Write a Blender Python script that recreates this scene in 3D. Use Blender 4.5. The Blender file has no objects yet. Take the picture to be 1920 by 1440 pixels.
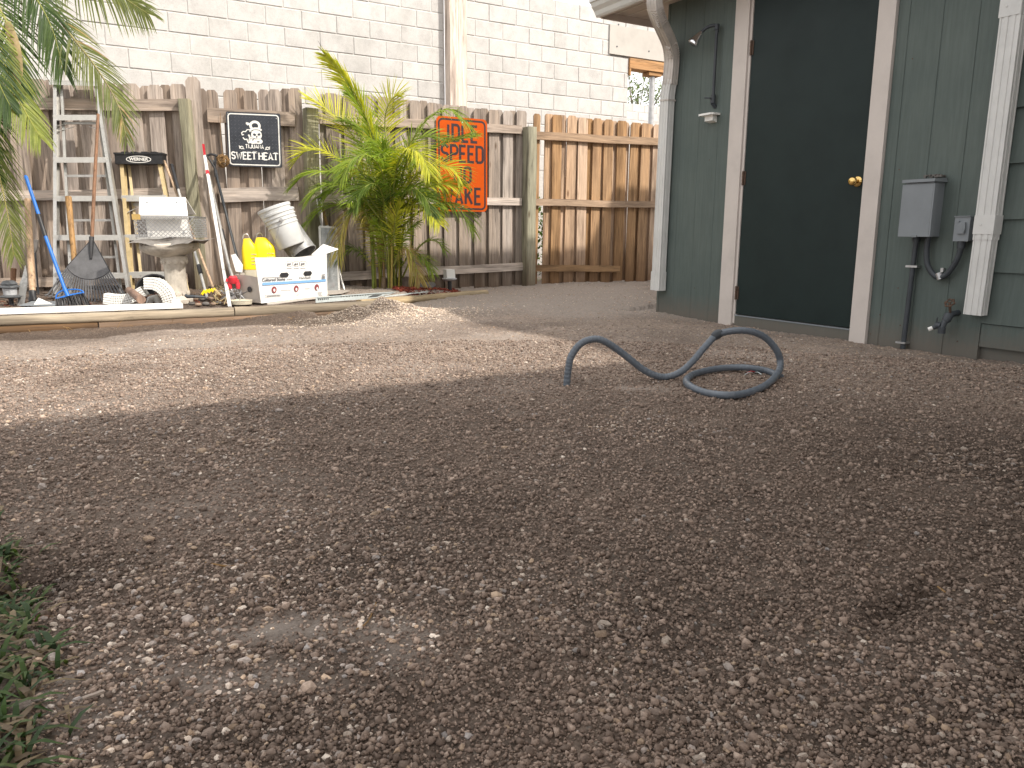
import bpy, math, random
import numpy as np
from mathutils import Matrix, Vector

random.seed(7)
RNG = np.random.default_rng(11)
scene = bpy.context.scene
COL = scene.collection

# ------------------------------------------------------------------ camera
F_PX, CX, CY = 1442.0, 960.0, 720.0           # focal length in pixels of a 1920 x 1440 frame
PITCH, ROLL, CAM_H = math.radians(11.2), math.radians(0.3), 0.65
RC = Matrix.Rotation(math.pi / 2 - PITCH, 3, 'X') @ Matrix.Rotation(ROLL, 3, 'Z')
CAM = Vector((0, 0, CAM_H))
cd = bpy.data.cameras.new('camera')
cam = bpy.data.objects.new('camera', cd)
COL.objects.link(cam)
cd.sensor_fit = 'HORIZONTAL'
cd.sensor_width = 36.0
cd.lens = F_PX / 1920 * 36.0
cd.clip_start, cd.clip_end = 0.05, 500
cam.matrix_world = Matrix.Translation(CAM) @ RC.to_4x4()
scene.camera = cam

# ------------------------------------------------------------------ frames of the place
TH = math.radians(30.5)                       # the house wall runs 30.5 degrees left of the view
UH = Vector((-math.sin(TH), math.cos(TH), 0))
UF = Vector((math.cos(TH), math.sin(TH), 0))
NW, NF = -UF, -UH                             # facing directions: door wall, back fence
ZUP = Vector((0, 0, 1))

def ray(x, y):
    return RC @ Vector(((x - CX) / F_PX, -(y - CY) / F_PX, -1))
def onz(x, y, z=0.0):                         # point of the ground (height z) seen at a photo position
    d = ray(x, y)
    return CAM + d * ((z - CAM_H) / d.z)
def onpl(x, y, P, n):
    d = ray(x, y)
    return CAM + d * ((P - CAM).dot(n) / d.dot(n))
def atY(x, y, Y):
    d = ray(x, y)
    return CAM + d * (Y / d.y)

HC = onz(1234, 582)                           # far ground corner of the house
PF = onz(985, 535, .05)                       # back fence
TA = math.radians(9)
UA = Vector((math.cos(TA), math.sin(TA), 0))
NA = Vector((math.sin(TA), -math.cos(TA), 0))
PA = onpl(575, 400, PF, NF); PA.z = 0         # the grey fence bends here

# ------------------------------------------------------------------ light
CLOUD = 7.5                                  # radiance of the cloud in the sky texture's own units
world = bpy.data.worlds.new('World')
scene.world = world
world.use_nodes = True
wn = world.node_tree.nodes
wl = world.node_tree.links
for n in list(wn): wn.remove(n)
wo = wn.new('ShaderNodeOutputWorld')
bg = wn.new('ShaderNodeBackground')
sky = wn.new('ShaderNodeTexSky')
sky.sky_type = 'NISHITA'
sky.sun_disc = False
toS = (-(NW * .536 + UH * .967)).normalized()         # horizontal direction towards the sun
SUN_EL = math.atan(1 / math.hypot(.536, .967))
SUN_AZ = math.atan2(toS.x, toS.y)
sky.sun_elevation = SUN_EL
sky.sun_rotation = SUN_AZ
sky.air_density, sky.dust_density, sky.ozone_density = 0.55, 4.0, 0.4
bg.inputs['Strength'].default_value = 0.15
# thin bright cloud over most of the sky, blue showing between
wtc = wn.new('ShaderNodeTexCoord')
wmp = wn.new('ShaderNodeMapping'); wmp.inputs['Scale'].default_value = (1, 1, 2.2)
wns = wn.new('ShaderNodeTexNoise'); wns.inputs['Scale'].default_value = 1.7; wns.inputs['Detail'].default_value = 7; wns.inputs['Roughness'].default_value = .62
wrp = wn.new('ShaderNodeValToRGB')
wrp.color_ramp.elements[0].position, wrp.color_ramp.elements[0].color = .30, (.35, .35, .35, 1)
wrp.color_ramp.elements[1].position, wrp.color_ramp.elements[1].color = .62, (.95, .95, .95, 1)
wmx = wn.new('ShaderNodeMix'); wmx.data_type = 'RGBA'
wmx.inputs[7].default_value = (CLOUD * 1.0, CLOUD * .975, CLOUD * .945, 1)
wl.new(wtc.outputs['Generated'], wmp.inputs[0]); wl.new(wmp.outputs[0], wns.inputs['Vector'])
wl.new(wns.outputs[0], wrp.inputs[0]); wl.new(wrp.outputs[0], wmx.inputs[0])
wl.new(sky.outputs[0], wmx.inputs[6]); wl.new(wmx.outputs[2], bg.inputs[0])
wl.new(bg.outputs[0], wo.inputs[0])
sd = bpy.data.lights.new('sun', 'SUN')
sd.energy = 2.8
sd.angle = math.radians(1.4)
sd.color = (1.0, .93, .835)
sun = bpy.data.objects.new('sun', sd)
COL.objects.link(sun)
light_dir = Vector((-toS.x * math.cos(SUN_EL), -toS.y * math.cos(SUN_EL), -math.sin(SUN_EL)))
sun.rotation_euler = light_dir.to_track_quat('-Z', 'Y').to_euler()
sun.location = (4, -4, 8)
scene.view_settings.view_transform = 'Standard'
scene.view_settings.look = 'None'
scene.view_settings.gamma = 1
scene.view_settings.use_curve_mapping = False
scene.view_settings.exposure = 0.85
scene.render.engine = 'CYCLES'
scene.cycles.use_denoising = True
scene.cycles.max_bounces = 6
scene.cycles.transparent_max_bounces = 6

# ------------------------------------------------------------------ helpers
LABELS = set()
def tag(o, label=None, cat=None, group=None, kind=None):
    if label: o['label'] = label
    if cat: o['category'] = cat
    if group: o['group'] = group
    if kind: o['kind'] = kind
    return o
def thing(name, loc, label, cat, group=None):
    o = bpy.data.objects.new(name, None)
    o.empty_display_size = .1
    COL.objects.link(o)
    o.location = loc
    return tag(o, label, cat, group)
def wmat(o):
    m = Matrix.Identity(4)
    while o is not None:
        m = o.matrix_basis @ m
        o = o.parent
    return m
def wloc(o):
    v = Vector((0, 0, 0))
    while o is not None:
        v += o.location
        o = o.parent
    return v
def frame(o, x, y, z=ZUP):
    m = Matrix((x, y, z)).transposed().to_4x4()
    m.translation = o
    return m

class MB:
    def __init__(self):
        self.v, self.f, self.c = [], [], []
        self.col = None
    def add(self, pts):
        i = len(self.v)
        self.v += [tuple(p) for p in pts]
        if self.col is not None: self.c += [self.col] * len(pts)
        return i
    def poly(self, pts):
        i = self.add(pts)
        self.f.append(tuple(range(i, i + len(pts))))
    def prism(self, pts, d):                            # closed polygon pts pushed along vector d
        n = len(pts)
        i = self.add(pts)
        self.add([Vector(p) + d for p in pts])
        self.f.append(tuple(range(i + n - 1, i - 1, -1)))
        self.f.append(tuple(range(i + n, i + 2 * n)))
        for k in range(n):
            a, b = i + k, i + (k + 1) % n
            self.f.append((a, b, b + n, a + n))
    def box(self, c, s, ax=None):
        c = Vector(c)
        X, Y, Z = ax if ax else (Vector((1, 0, 0)), Vector((0, 1, 0)), ZUP)
        hx, hy, hz = X * (s[0] / 2), Y * (s[1] / 2), Z * (s[2] / 2)
        self.prism([c - hx - hy - hz, c + hx - hy - hz, c + hx + hy - hz, c - hx + hy - hz], hz * 2)
    def beam(self, a, b, w, h, up=ZUP):                 # box from a to b, w across, h along up
        a, b = Vector(a), Vector(b)
        t = (b - a).normalized()
        s = t.cross(Vector(up)).normalized()
        u = s.cross(t)
        self.prism([a - s * w / 2 - u * h / 2, a + s * w / 2 - u * h / 2, a + s * w / 2 + u * h / 2, a - s * w / 2 + u * h / 2], b - a)
    def sweep(self, prof, pts, up=ZUP, scale=None, cap=True, closed=True):   # prof: list of (side, up)
        pts = [Vector(p) for p in pts]
        n, m = len(pts), len(prof)
        i0 = len(self.v)
        up = Vector(up)
        ps = None
        for k, p in enumerate(pts):
            t = (pts[min(k + 1, n - 1)] - pts[max(k - 1, 0)]).normalized()
            if ps is None:
                s = t.cross(up)
                if s.length < 1e-4: s = t.cross(Vector((1, 0, 0)))
            else:
                s = ps - t * ps.dot(t)
            s.normalize()
            ps = s
            u = s.cross(t)
            sc = scale[k] if scale else 1.0
            self.add([p + s * (a * sc) + u * (b * sc) for a, b in prof])
        for k in range(n - 1):
            for j in range(m if closed else m - 1):
                a = i0 + k * m + j
                b = i0 + k * m + (j + 1) % m
                self.f.append((a, b, b + m, a + m))
        if cap and closed:
            self.f.append(tuple(range(i0 + m - 1, i0 - 1, -1)))
            e = i0 + (n - 1) * m
            self.f.append(tuple(range(e, e + m)))
    def tube(self, pts, r, n=8, cap=True):
        rr = r if isinstance(r, (list, tuple)) else [r] * len(pts)
        prof = [(math.cos(2 * math.pi * k / n), math.sin(2 * math.pi * k / n)) for k in range(n)]
        self.sweep(prof, pts, scale=list(rr), cap=cap)
    def lathe(self, prof, o, n=20, axis=ZUP, lobes=0, amp=0.0, lobe_range=None):
        axis = Vector(axis).normalized()
        x = axis.cross(Vector((0, 1, 0)))
        if x.length < .1: x = axis.cross(Vector((1, 0, 0)))
        x.normalize()
        y = axis.cross(x)
        i0 = len(self.v)
        for q, (r, z) in enumerate(prof):
            for k in range(n):
                a = 2 * math.pi * k / n
                rr = r
                if lobes and (lobe_range is None or lobe_range[0] <= q <= lobe_range[1]):
                    rr = r * (1 + amp * abs(math.cos(lobes * a / 2)))
                self.add([Vector(o) + axis * z + x * (rr * math.cos(a)) + y * (rr * math.sin(a))])
        for q in range(len(prof) - 1):
            for k in range(n):
                a = i0 + q * n + k
                b = i0 + q * n + (k + 1) % n
                self.f.append((a, b, b + n, a + n))
        if prof[0][0] > 1e-5: self.f.append(tuple(range(i0 + n - 1, i0 - 1, -1)))
        e = i0 + (len(prof) - 1) * n
        if prof[-1][0] > 1e-5: self.f.append(tuple(range(e, e + n)))
    def mesh(self, name, mat, smooth=None, shift=None):
        me = bpy.data.meshes.new(name)
        v = self.v
        if shift is not None:
            v = [(p[0] - shift[0], p[1] - shift[1], p[2] - shift[2]) for p in v]
        me.from_pydata(v, [], self.f)
        if self.col is not None:
            at = me.attributes.new('col', 'FLOAT_COLOR', 'POINT')
            at.data.foreach_set('color', np.array([(*c, 1) for c in self.c], dtype=np.float32).ravel())
        me.materials.append(mat)
        me.update()
        if smooth:
            me.shade_smooth()
            me.set_sharp_from_angle(angle=math.radians(smooth))
        return me
    def build(self, name, mat, parent=None, smooth=None, origin=None, M=None):
        """World-space vertices become one object; with M the vertices are local to that matrix."""
        base = wloc(parent) if parent is not None else Vector((0, 0, 0))
        if M is not None:
            o = bpy.data.objects.new(name, self.mesh(name, mat, smooth))
            COL.objects.link(o)
            if parent is not None: o.parent = parent
            o.matrix_basis = (wmat(parent).inverted() @ M) if parent is not None else M
            return o
        if origin is None:
            origin = base if parent is not None else Vector(self.v[0])
        o = bpy.data.objects.new(name, self.mesh(name, mat, smooth, origin))
        COL.objects.link(o)
        if parent is not None: o.parent = parent
        o.location = Vector(origin) - base
        return o

def inst(name, me, parent, M):
    o = bpy.data.objects.new(name, me)
    COL.objects.link(o)
    mm = M.copy()
    if parent is not None:
        mm = wmat(parent).inverted() @ mm
        o.parent = parent
    o.matrix_basis = mm
    return o

def spline(pts, n):                                      # Catmull-Rom through pts
    pts = [Vector(p) for p in pts]
    P = [pts[0] * 2 - pts[1]] + pts + [pts[-1] * 2 - pts[-2]]
    out = []
    segs = len(pts) - 1
    for k in range(n + 1):
        s = k / n * segs
        i = min(int(s), segs - 1)
        t = s - i
        a, b, c, d = P[i], P[i + 1], P[i + 2], P[i + 3]
        out.append(.5 * ((2 * b) + (c - a) * t + (2 * a - 5 * b + 4 * c - d) * t * t + (3 * b - a - 3 * c + d) * t ** 3))
    return out

# ------------------------------------------------------------------ materials
def newmat(name):
    m = bpy.data.materials.new(name)
    m.use_nodes = True
    nt = m.node_tree
    b = nt.nodes['Principled BSDF']
    return m, nt, b
def N(nt, typ, **kw):
    n = nt.nodes.new(typ)
    for k, v in kw.items():
        setattr(n, k, v)
    return n
def ramp(nt, stops):
    r = N(nt, 'ShaderNodeValToRGB')
    e = r.color_ramp.elements
    while len(e) < len(stops): e.new(.5)
    for el, (p, c) in zip(e, stops):
        el.position = p
        el.color = (*c, 1)
    return r
def coords(nt, scale=(1, 1, 1), rand=True, space='Object'):
    tc = N(nt, 'ShaderNodeTexCoord')
    mp = N(nt, 'ShaderNodeMapping')
    mp.inputs['Scale'].default_value = scale
    nt.links.new(tc.outputs[space], mp.inputs['Vector'])
    if rand:
        oi = N(nt, 'ShaderNodeObjectInfo')
        mu = N(nt, 'ShaderNodeMath', operation='MULTIPLY')
        mu.inputs[1].default_value = 37.0
        nt.links.new(oi.outputs['Random'], mu.inputs[0])
        nt.links.new(mu.outputs[0], mp.inputs['Location'])
    return mp
def noise(nt, vec, scale, detail=5, rough=.6, dist=0.0):
    n = N(nt, 'ShaderNodeTexNoise')
    n.inputs['Scale'].default_value = scale
    n.inputs['Detail'].default_value = detail
    n.inputs['Roughness'].default_value = rough
    n.inputs['Distortion'].default_value = dist
    nt.links.new(vec.outputs[0], n.inputs['Vector'])
    return n
def mix(nt, a, b, fac, typ='MIX'):
    m = N(nt, 'ShaderNodeMix', data_type='RGBA', blend_type=typ)
    for sock, val in ((m.inputs[0], fac), (m.inputs[6], a), (m.inputs[7], b)):
        if isinstance(val, (int, float)): sock.default_value = val
        elif isinstance(val, tuple): sock.default_value = (*val, 1)
        else: nt.links.new(val, sock)
    return m.outputs[2]
def bump(nt, b, h, strength=.3, dist=.01):
    bp = N(nt, 'ShaderNodeBump')
    bp.inputs['Strength'].default_value = strength
    bp.inputs['Distance'].default_value = dist
    nt.links.new(h, bp.inputs['Height'])
    nt.links.new(bp.outputs[0], b.inputs['Normal'])
def scaled(c, k): return tuple(min(1, x * k) for x in c)

def wood(name, c, axis='Z', vary=.35, rough=.85, dirt=None, dirt_z=(0, .5), sat=0.0, knots=True, stain=None):
    """Weathered timber: fibres along one local axis, per-piece variation, knots, mud splash near the ground."""
    m, nt, b = newmat(name)
    L = nt.links
    sc = {'Z': (1, 1, .045), 'X': (.045, 1, 1), 'Y': (1, .045, 1)}[axis]
    mp = coords(nt, sc)
    g = noise(nt, mp, 60, 6, .7, .6)
    r = ramp(nt, [(.32, scaled(c, .38)), (.44, scaled(c, .85)), (.56, scaled(c, 1.05)), (.68, scaled(c, 1.35))])
    L.new(g.outputs[0], r.inputs[0])
    mp2 = coords(nt, {'Z': (1, 1, .12), 'X': (.12, 1, 1), 'Y': (1, .12, 1)}[axis])
    g2 = noise(nt, mp2, 9, 4, .6)
    r2 = ramp(nt, [(.34, (.48, .46, .46)), (.5, (1, 1, 1)), (.68, (1.1, 1.04, .98))])
    L.new(g2.outputs[0], r2.inputs[0])
    col = mix(nt, r.outputs[0], r2.outputs[0], .85, 'MULTIPLY')
    if stain is not None:
        s3 = noise(nt, mp2, 4, 5, .65)
        r3 = ramp(nt, [(.45, (0, 0, 0)), (.62, (1, 1, 1))])
        L.new(s3.outputs[0], r3.inputs[0])
        f3 = N(nt, 'ShaderNodeMath', operation='MULTIPLY'); f3.inputs[1].default_value = .7
        L.new(r3.outputs[0], f3.inputs[0])
        col = mix(nt, col, stain, f3.outputs[0])
    if knots:
        mp3 = coords(nt, {'Z': (1, 1, .35), 'X': (.35, 1, 1), 'Y': (1, .35, 1)}[axis])
        v = N(nt, 'ShaderNodeTexVoronoi')
        v.inputs['Scale'].default_value = 4.5
        L.new(mp3.outputs[0], v.inputs['Vector'])
        rk = ramp(nt, [(.03, (.35, .27, .2)), (.085, (1, 1, 1))])
        L.new(v.outputs['Distance'], rk.inputs[0])
        col = mix(nt, col, rk.outputs[0], .9, 'MULTIPLY')
    oi = N(nt, 'ShaderNodeObjectInfo')
    mr = N(nt, 'ShaderNodeMapRange')
    mr.inputs[3].default_value, mr.inputs[4].default_value = 1 - vary, 1 + vary
    L.new(oi.outputs['Random'], mr.inputs[0])
    hs = N(nt, 'ShaderNodeHueSaturation')
    L.new(mr.outputs[0], hs.inputs['Value'])
    L.new(col, hs.inputs['Color'])
    mr2 = N(nt, 'ShaderNodeMapRange')
    mr2.inputs[3].default_value, mr2.inputs[4].default_value = 1.12, .72
    L.new(oi.outputs['Random'], mr2.inputs[0])
    L.new(mr2.outputs[0], hs.inputs['Saturation'])
    col = hs.outputs[0]
    if dirt is not None:
        ge = N(nt, 'ShaderNodeNewGeometry')
        sx = N(nt, 'ShaderNodeSeparateXYZ')
        L.new(ge.outputs['Position'], sx.inputs[0])
        mp4 = coords(nt, {'Z': (1, 1, .2), 'X': (1, 1, 1), 'Y': (1, 1, 1)}[axis])
        n4 = noise(nt, mp4, 14, 5, .7)
        ad = N(nt, 'ShaderNodeMath', operation='MULTIPLY_ADD')
        L.new(n4.outputs[0], ad.inputs[0]); ad.inputs[1].default_value = -.5
        L.new(sx.outputs['Z'], ad.inputs[2])
        md = N(nt, 'ShaderNodeMapRange')
        md.inputs[1].default_value, md.inputs[2].default_value = dirt_z[0] - .25, dirt_z[1] - .25
        md.inputs[3].default_value, md.inputs[4].default_value = .8, 0
        L.new(ad.outputs[0], md.inputs[0])
        col = mix(nt, col, dirt, md.outputs[0])
    L.new(col, b.inputs['Base Color'])
    b.inputs['Roughness'].default_value = rough
    b.inputs['Specular IOR Level'].default_value = .2
    bump(nt, b, g.outputs[0], .5, .004)
    return m

def plain(name, c, rough=.5, metal=0.0, var=.15, scale=12, bmp=.1, bscale=None, spec=.4, wear=None, trans=0.0):
    """Paint, plastic, metal, concrete: base colour with soft dirt variation and fine relief."""
    m, nt, b = newmat(name)
    L = nt.links
    mp = coords(nt)
    n = noise(nt, mp, scale, 6, .65)
    r = ramp(nt, [(.25, scaled(c, 1 - var * 1.6)), (.5, c), (.75, scaled(c, 1 + var))])
    L.new(n.outputs[0], r.inputs[0])
    col = r.outputs[0]
    if wear is not None:
        n2 = noise(nt, mp, scale * 2.3, 8, .75)
        r2 = ramp(nt, [(.58, (0, 0, 0)), (.66, (1, 1, 1))])
        L.new(n2.outputs[0], r2.inputs[0])
        col = mix(nt, col, wear, r2.outputs[0])
    L.new(col, b.inputs['Base Color'])
    b.inputs['Metallic'].default_value = metal
    b.inputs['Specular IOR Level'].default_value = spec
    n3 = noise(nt, mp, scale * .7, 4, .6)
    mr = N(nt, 'ShaderNodeMapRange')
    mr.inputs[3].default_value, mr.inputs[4].default_value = max(.05, rough - .12), min(1, rough + .12)
    L.new(n3.outputs[0], mr.inputs[0])
    L.new(mr.outputs[0], b.inputs['Roughness'])
    if bmp:
        nb = noise(nt, mp, bscale or scale * 6, 5, .65)
        bump(nt, b, nb.outputs[0], bmp, .004)
    if trans:
        b.inputs['Transmission Weight'].default_value = 0
        b.inputs['Alpha'].default_value = 1 - trans
    return m

def attrmat(name, rough=.6, transl=0.0, bmp=0.0, spec=.3, var=.25, nscale=30):
    m, nt, b = newmat(name)
    L = nt.links
    a = N(nt, 'ShaderNodeAttribute', attribute_name='col')
    mp = coords(nt, rand=False)
    n = noise(nt, mp, nscale, 4, .6)
    r = ramp(nt, [(.3, (1 - var,) * 3), (.7, (1 + var,) * 3)])
    L.new(n.outputs[0], r.inputs[0])
    col = mix(nt, a.outputs['Color'], r.outputs[0], 1.0, 'MULTIPLY')
    L.new(col, b.inputs['Base Color'])
    b.inputs['Roughness'].default_value = rough
    b.inputs['Specular IOR Level'].default_value = spec
    if bmp: bump(nt, b, n.outputs[0], bmp, .003)
    if transl:
        tr = N(nt, 'ShaderNodeBsdfTranslucent')
        mu = mix(nt, col, (1.3, 1.35, .6), 1.0, 'MULTIPLY')
        L.new(mu, tr.inputs[0])
        ms = N(nt, 'ShaderNodeMixShader')
        ms.inputs[0].default_value = transl
        out = nt.nodes['Material Output']
        L.new(b.outputs[0], ms.inputs[1])
        L.new(tr.outputs[0], ms.inputs[2])
        L.new(ms.outputs[0], out.inputs[0])
    return m

MUD = (.10, .066, .044)
M = {}
M['grey_wood'] = wood('grey_wood', (.36, .295, .245), 'Z', .28, dirt=MUD, dirt_z=(.02, .42))
M['grey_rail'] = wood('grey_rail', (.42, .345, .285), 'X', .18)
M['grey_wood_b'] = wood('grey_wood_b', (.32, .268, .225), 'Z', .22, dirt=MUD, dirt_z=(.05, .55))
M['tan_wood'] = wood('tan_wood', (.42, .27, .155), 'Z', .2, dirt=(.13, .07, .035), dirt_z=(.05, .6))
M['tan_rail'] = wood('tan_rail', (.33, .215, .125), 'X', .12)
M['post_wood'] = wood('post_wood', (.27, .255, .17), 'Z', .15, dirt=MUD, dirt_z=(.05, .5))
M['log_wood'] = wood('log_wood', (.36, .29, .19), 'X', .15, stain=(.13, .10, .065))
M['log_dark'] = wood('log_dark', (.17, .105, .06), 'X', .2, stain=(.06, .045, .035))
M['form_wood'] = wood('form_wood', (.66, .56, .48), 'Z', .05, knots=True)
M['header_wood'] = wood('header_wood', (.42, .25, .13), 'X', .12)
M['handle_wood'] = wood('handle_wood', (.40, .25, .125), 'Z', .08, rough=.5, knots=False)
M['brown_wood'] = wood('brown_wood', (.24, .14, .09), 'Z', .1, rough=.6, knots=False)
M['alu'] = plain('alu', (.50, .49, .465), .42, .75, .12, 20, .05, spec=.5)
M['alu_light'] = plain('alu_light', (.52, .515, .49), .5, .3, .1, 15, .05)
M['fibre_yellow'] = plain('fibre_yellow', (.47, .37, .20), .5, 0, .15, 14, .08)
M['black_plastic'] = plain('black_plastic', (.022, .022, .024), .45, 0, .3, 20, .1, wear=(.06, .06, .06))
M['rake_plastic'] = plain('rake_plastic', (.115, .115, .12), .6, 0, .3, 10, .15, wear=(.12, .12, .12))
M['blue'] = plain('blue', (.015, .135, .48), .4, 0, .12, 14, .05)
M['white_plastic'] = plain('white_plastic', (.78, .78, .75), .45, 0, .06, 9, .06)
M['white_paint'] = plain('white_paint', (.76, .75, .71), .5, 0, .08, 7, .08, wear=None)
M['bucket_white'] = plain('bucket_white', (.50, .51, .50), .45, 0, .1, 8, .05)
M['red'] = plain('red', (.55, .03, .045), .45, 0, .1, 10, .05)
M['yellow'] = plain('yellow', (.82, .60, .01), .4, 0, .08, 7, .06)
M['cream'] = plain('cream', (.50, .46, .36), .55, 0, .15, 8, .06)
M['galv'] = plain('galv', (.27, .27, .265), .5, .4, .3, 26, .25, wear=(.52, .52, .50))
M['steel'] = plain('steel', (.45, .45, .45), .4, .8, .2, 18, .1)
M['rust_steel'] = plain('rust_steel', (.28, .26, .24), .55, .5, .3, 14, .2, wear=(.16, .09, .05))
M['chrome'] = plain('chrome', (.75, .76, .78), .12, 1.0, .05, 10, 0)
M['brass'] = plain('brass', (.70, .48, .18), .18, 1.0, .1, 10, .02)
M['concrete'] = plain('concrete', (.46, .42, .36), .9, 0, .3, 9, .6, 60, spec=.15)
M['block'] = None
M['mortar'] = plain('mortar', (.50, .485, .462), .95, 0, .15, 30, .5, 90, spec=.1)
M['ply'] = plain('ply', (.43, .405, .37), .85, 0, .1, 3, .15, 40, spec=.15)
M['house_green'] = None
M['door_green'] = plain('door_green', (.0125, .0225, .0218), .5, 0, .12, 5, .06, 220, spec=.22)
M['trim'] = plain('trim', (.56, .51, .47), .6, 0, .07, 5, .12, 90, spec=.3)
M['gutter'] = plain('gutter', (.60, .60, .58), .42, 0, .09, 6, .05, spec=.5)
M['gutter_stain'] = plain('gutter_stain', (.52, .48, .44), .5, 0, .18, 8, .05)
M['soffit'] = plain('soffit', (.50, .43, .38), .7, 0, .1, 5, .1)
M['roofing'] = plain('roofing', (.16, .14, .13), .9, 0, .3, 30, .5, 120)
M['box_grey'] = plain('box_grey', (.20, .22, .235), .5, 0, .08, 6, .05, spec=.4)
M['conduit'] = plain('conduit', (.105, .124, .148), .36, 0, .15, 14, .05, spec=.45)
M['conduit_dark'] = plain('conduit_dark', (.045, .052, .06), .5, 0, .15, 14, .05)
M['hinge'] = plain('hinge', (.11, .07, .05), .6, .5, .35, 60, .2)
M['orange'] = plain('orange', (.45, .066, .002), .6, 0, .1, 5, .03, spec=.12)
M['sign_black'] = plain('sign_black', (.022, .010, .012), .5, 0, .15, 14, .03)
M['plate_black'] = plain('plate_black', (.040, .044, .054), .38, .2, .2, 10, .05)
M['plate_ridge'] = plain('plate_ridge', (.085, .09, .102), .32, .2, .2, 10, .05)
M['print_white'] = plain('print_white', (.74, .73, .69), .5, 0, .08, 30, .03)
M['cardboard_w'] = plain('cardboard_w', (.78, .77, .74), .75, 0, .06, 6, .08, 40, spec=.2)
M['cardboard_g'] = plain('cardboard_g', (.40, .36, .32), .85, 0, .1, 8, .1, 40, spec=.15)
M['print_blue'] = plain('print_blue', (.18, .36, .62), .7, 0, .05, 8, .02)
M['print_ink'] = plain('print_ink', (.10, .10, .11), .7, 0, .1, 8, .02)
M['print_red'] = plain('print_red', (.22, .05, .055), .7, 0, .1, 8, .02)
M['lamp_grey'] = plain('lamp_grey', (.10, .105, .11), .45, .3, .2, 20, .1)
M['lens'] = plain('lens', (.40, .41, .42), .3, 0, .1, 20, .05)
M['stone_dark'] = plain('stone_dark', (.12, .11, .10), .7, 0, .35, 9, .3)
M['stone_brown'] = plain('stone_brown', (.24, .17, .12), .75, 0, .3, 9, .3)
M['twig'] = plain('twig', (.25, .15, .06), .8, 0, .35, 40, .2)
M['pale_metal'] = plain('pale_metal', (.56, .62, .62), .5, .25, .12, 9, .06, wear=(.45, .47, .45))
M['leaf'] = attrmat('leaf', .5, .38, 0, .35, .2, 25)
M['grass'] = attrmat('grass', .6, .3, 0, .3, .25, 40)
M['gravel'] = attrmat('gravel', .85, 0, .4, .2, .22, 160)
M['chips'] = attrmat('chips', .85, 0, .3, .2, .3, 60)
M['screen'] = plain('screen', (.36, .38, .38), .35, .1, .25, 14, .1, wear=(.6, .61, .61), trans=.45)

def house_green():
    m, nt, b = newmat('house_green')
    L = nt.links
    c = (.102, .128, .119)
    mp = coords(nt, (1, 1, .06), rand=False)
    g = noise(nt, mp, 55, 5, .7, .3)
    r = ramp(nt, [(.3, scaled(c, .82)), (.6, c), (.8, scaled(c, 1.1))])
    L.new(g.outputs[0], r.inputs[0])
    mp2 = coords(nt, rand=False)
    n2 = noise(nt, mp2, 2.2, 5, .6)
    r2 = ramp(nt, [(.3, (.86, .88, .88)), (.7, (1.08, 1.06, 1.04))])
    L.new(n2.outputs[0], r2.inputs[0])
    col = mix(nt, r.outputs[0], r2.outputs[0], 1.0, 'MULTIPLY')
    ge = N(nt, 'ShaderNodeNewGeometry')               # mud splash and chipped paint just above the soil
    sx = N(nt, 'ShaderNodeSeparateXYZ')
    L.new(ge.outputs['Position'], sx.inputs[0])
    n4 = noise(nt, mp2, 22, 6, .75)
    ad = N(nt, 'ShaderNodeMath', operation='MULTIPLY_ADD')
    L.new(n4.outputs[0], ad.inputs[0]); ad.inputs[1].default_value = -.22
    L.new(sx.outputs['Z'], ad.inputs[2])
    md = N(nt, 'ShaderNodeMapRange')
    md.inputs[1].default_value, md.inputs[2].default_value = -.11, .05
    md.inputs[3].default_value, md.inputs[4].default_value = .75, 0
    L.new(ad.outputs[0], md.inputs[0])
    col = mix(nt, col, (.14, .12, .10), md.outputs[0])
    L.new(col, b.inputs['Base Color'])
    b.inputs['Roughness'].default_value = .62
    b.inputs['Specular IOR Level'].default_value = .3
    bump(nt, b, g.outputs[0], .35, .003)
    return m
M['house_green'] = house_green()

def block_mat():
    m, nt, b = newmat('block')
    L = nt.links
    mp = coords(nt)
    c = (.495, .482, .462)
    n = noise(nt, mp, 6, 6, .7)
    r = ramp(nt, [(.25, scaled(c, .80)), (.5, c), (.75, scaled(c, 1.12))])
    L.new(n.outputs[0], r.inputs[0])
    n2 = noise(nt, mp, 120, 3, .7)
    r2 = ramp(nt, [(.33, (.72, .72, .72)), (.5, (1, 1, 1))])
    L.new(n2.outputs[0], r2.inputs[0])
    col = mix(nt, r.outputs[0], r2.outputs[0], .6, 'MULTIPLY')
    ge = N(nt, 'ShaderNodeNewGeometry')                # rain stains running over many blocks
    gm = N(nt, 'ShaderNodeMapping'); gm.inputs['Scale'].default_value = (1, 1, .45)
    L.new(ge.outputs['Position'], gm.inputs['Vector'])
    n5 = noise(nt, gm, 1.3, 7, .7)
    r5 = ramp(nt, [(.34, (.88, .88, .87)), (.5, (1, 1, 1))])
    L.new(n5.outputs[0], r5.inputs[0])
    col = mix(nt, col, r5.outputs[0], 1.0, 'MULTIPLY')
    oi = N(nt, 'ShaderNodeObjectInfo')
    mr = N(nt, 'ShaderNodeMapRange')
    mr.inputs[3].default_value, mr.inputs[4].default_value = .95, 1.05
    L.new(oi.outputs['Random'], mr.inputs[0])
    hs = N(nt, 'ShaderNodeHueSaturation')
    L.new(mr.outputs[0], hs.inputs['Value'])
    L.new(col, hs.inputs['Color'])
    L.new(hs.outputs[0], b.inputs['Base Color'])
    b.inputs['Roughness'].default_value = .95
    b.inputs['Specular IOR Level'].default_value = .1
    bump(nt, b, n2.outputs[0], .5, .004)
    return m
M['block'] = block_mat()

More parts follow.
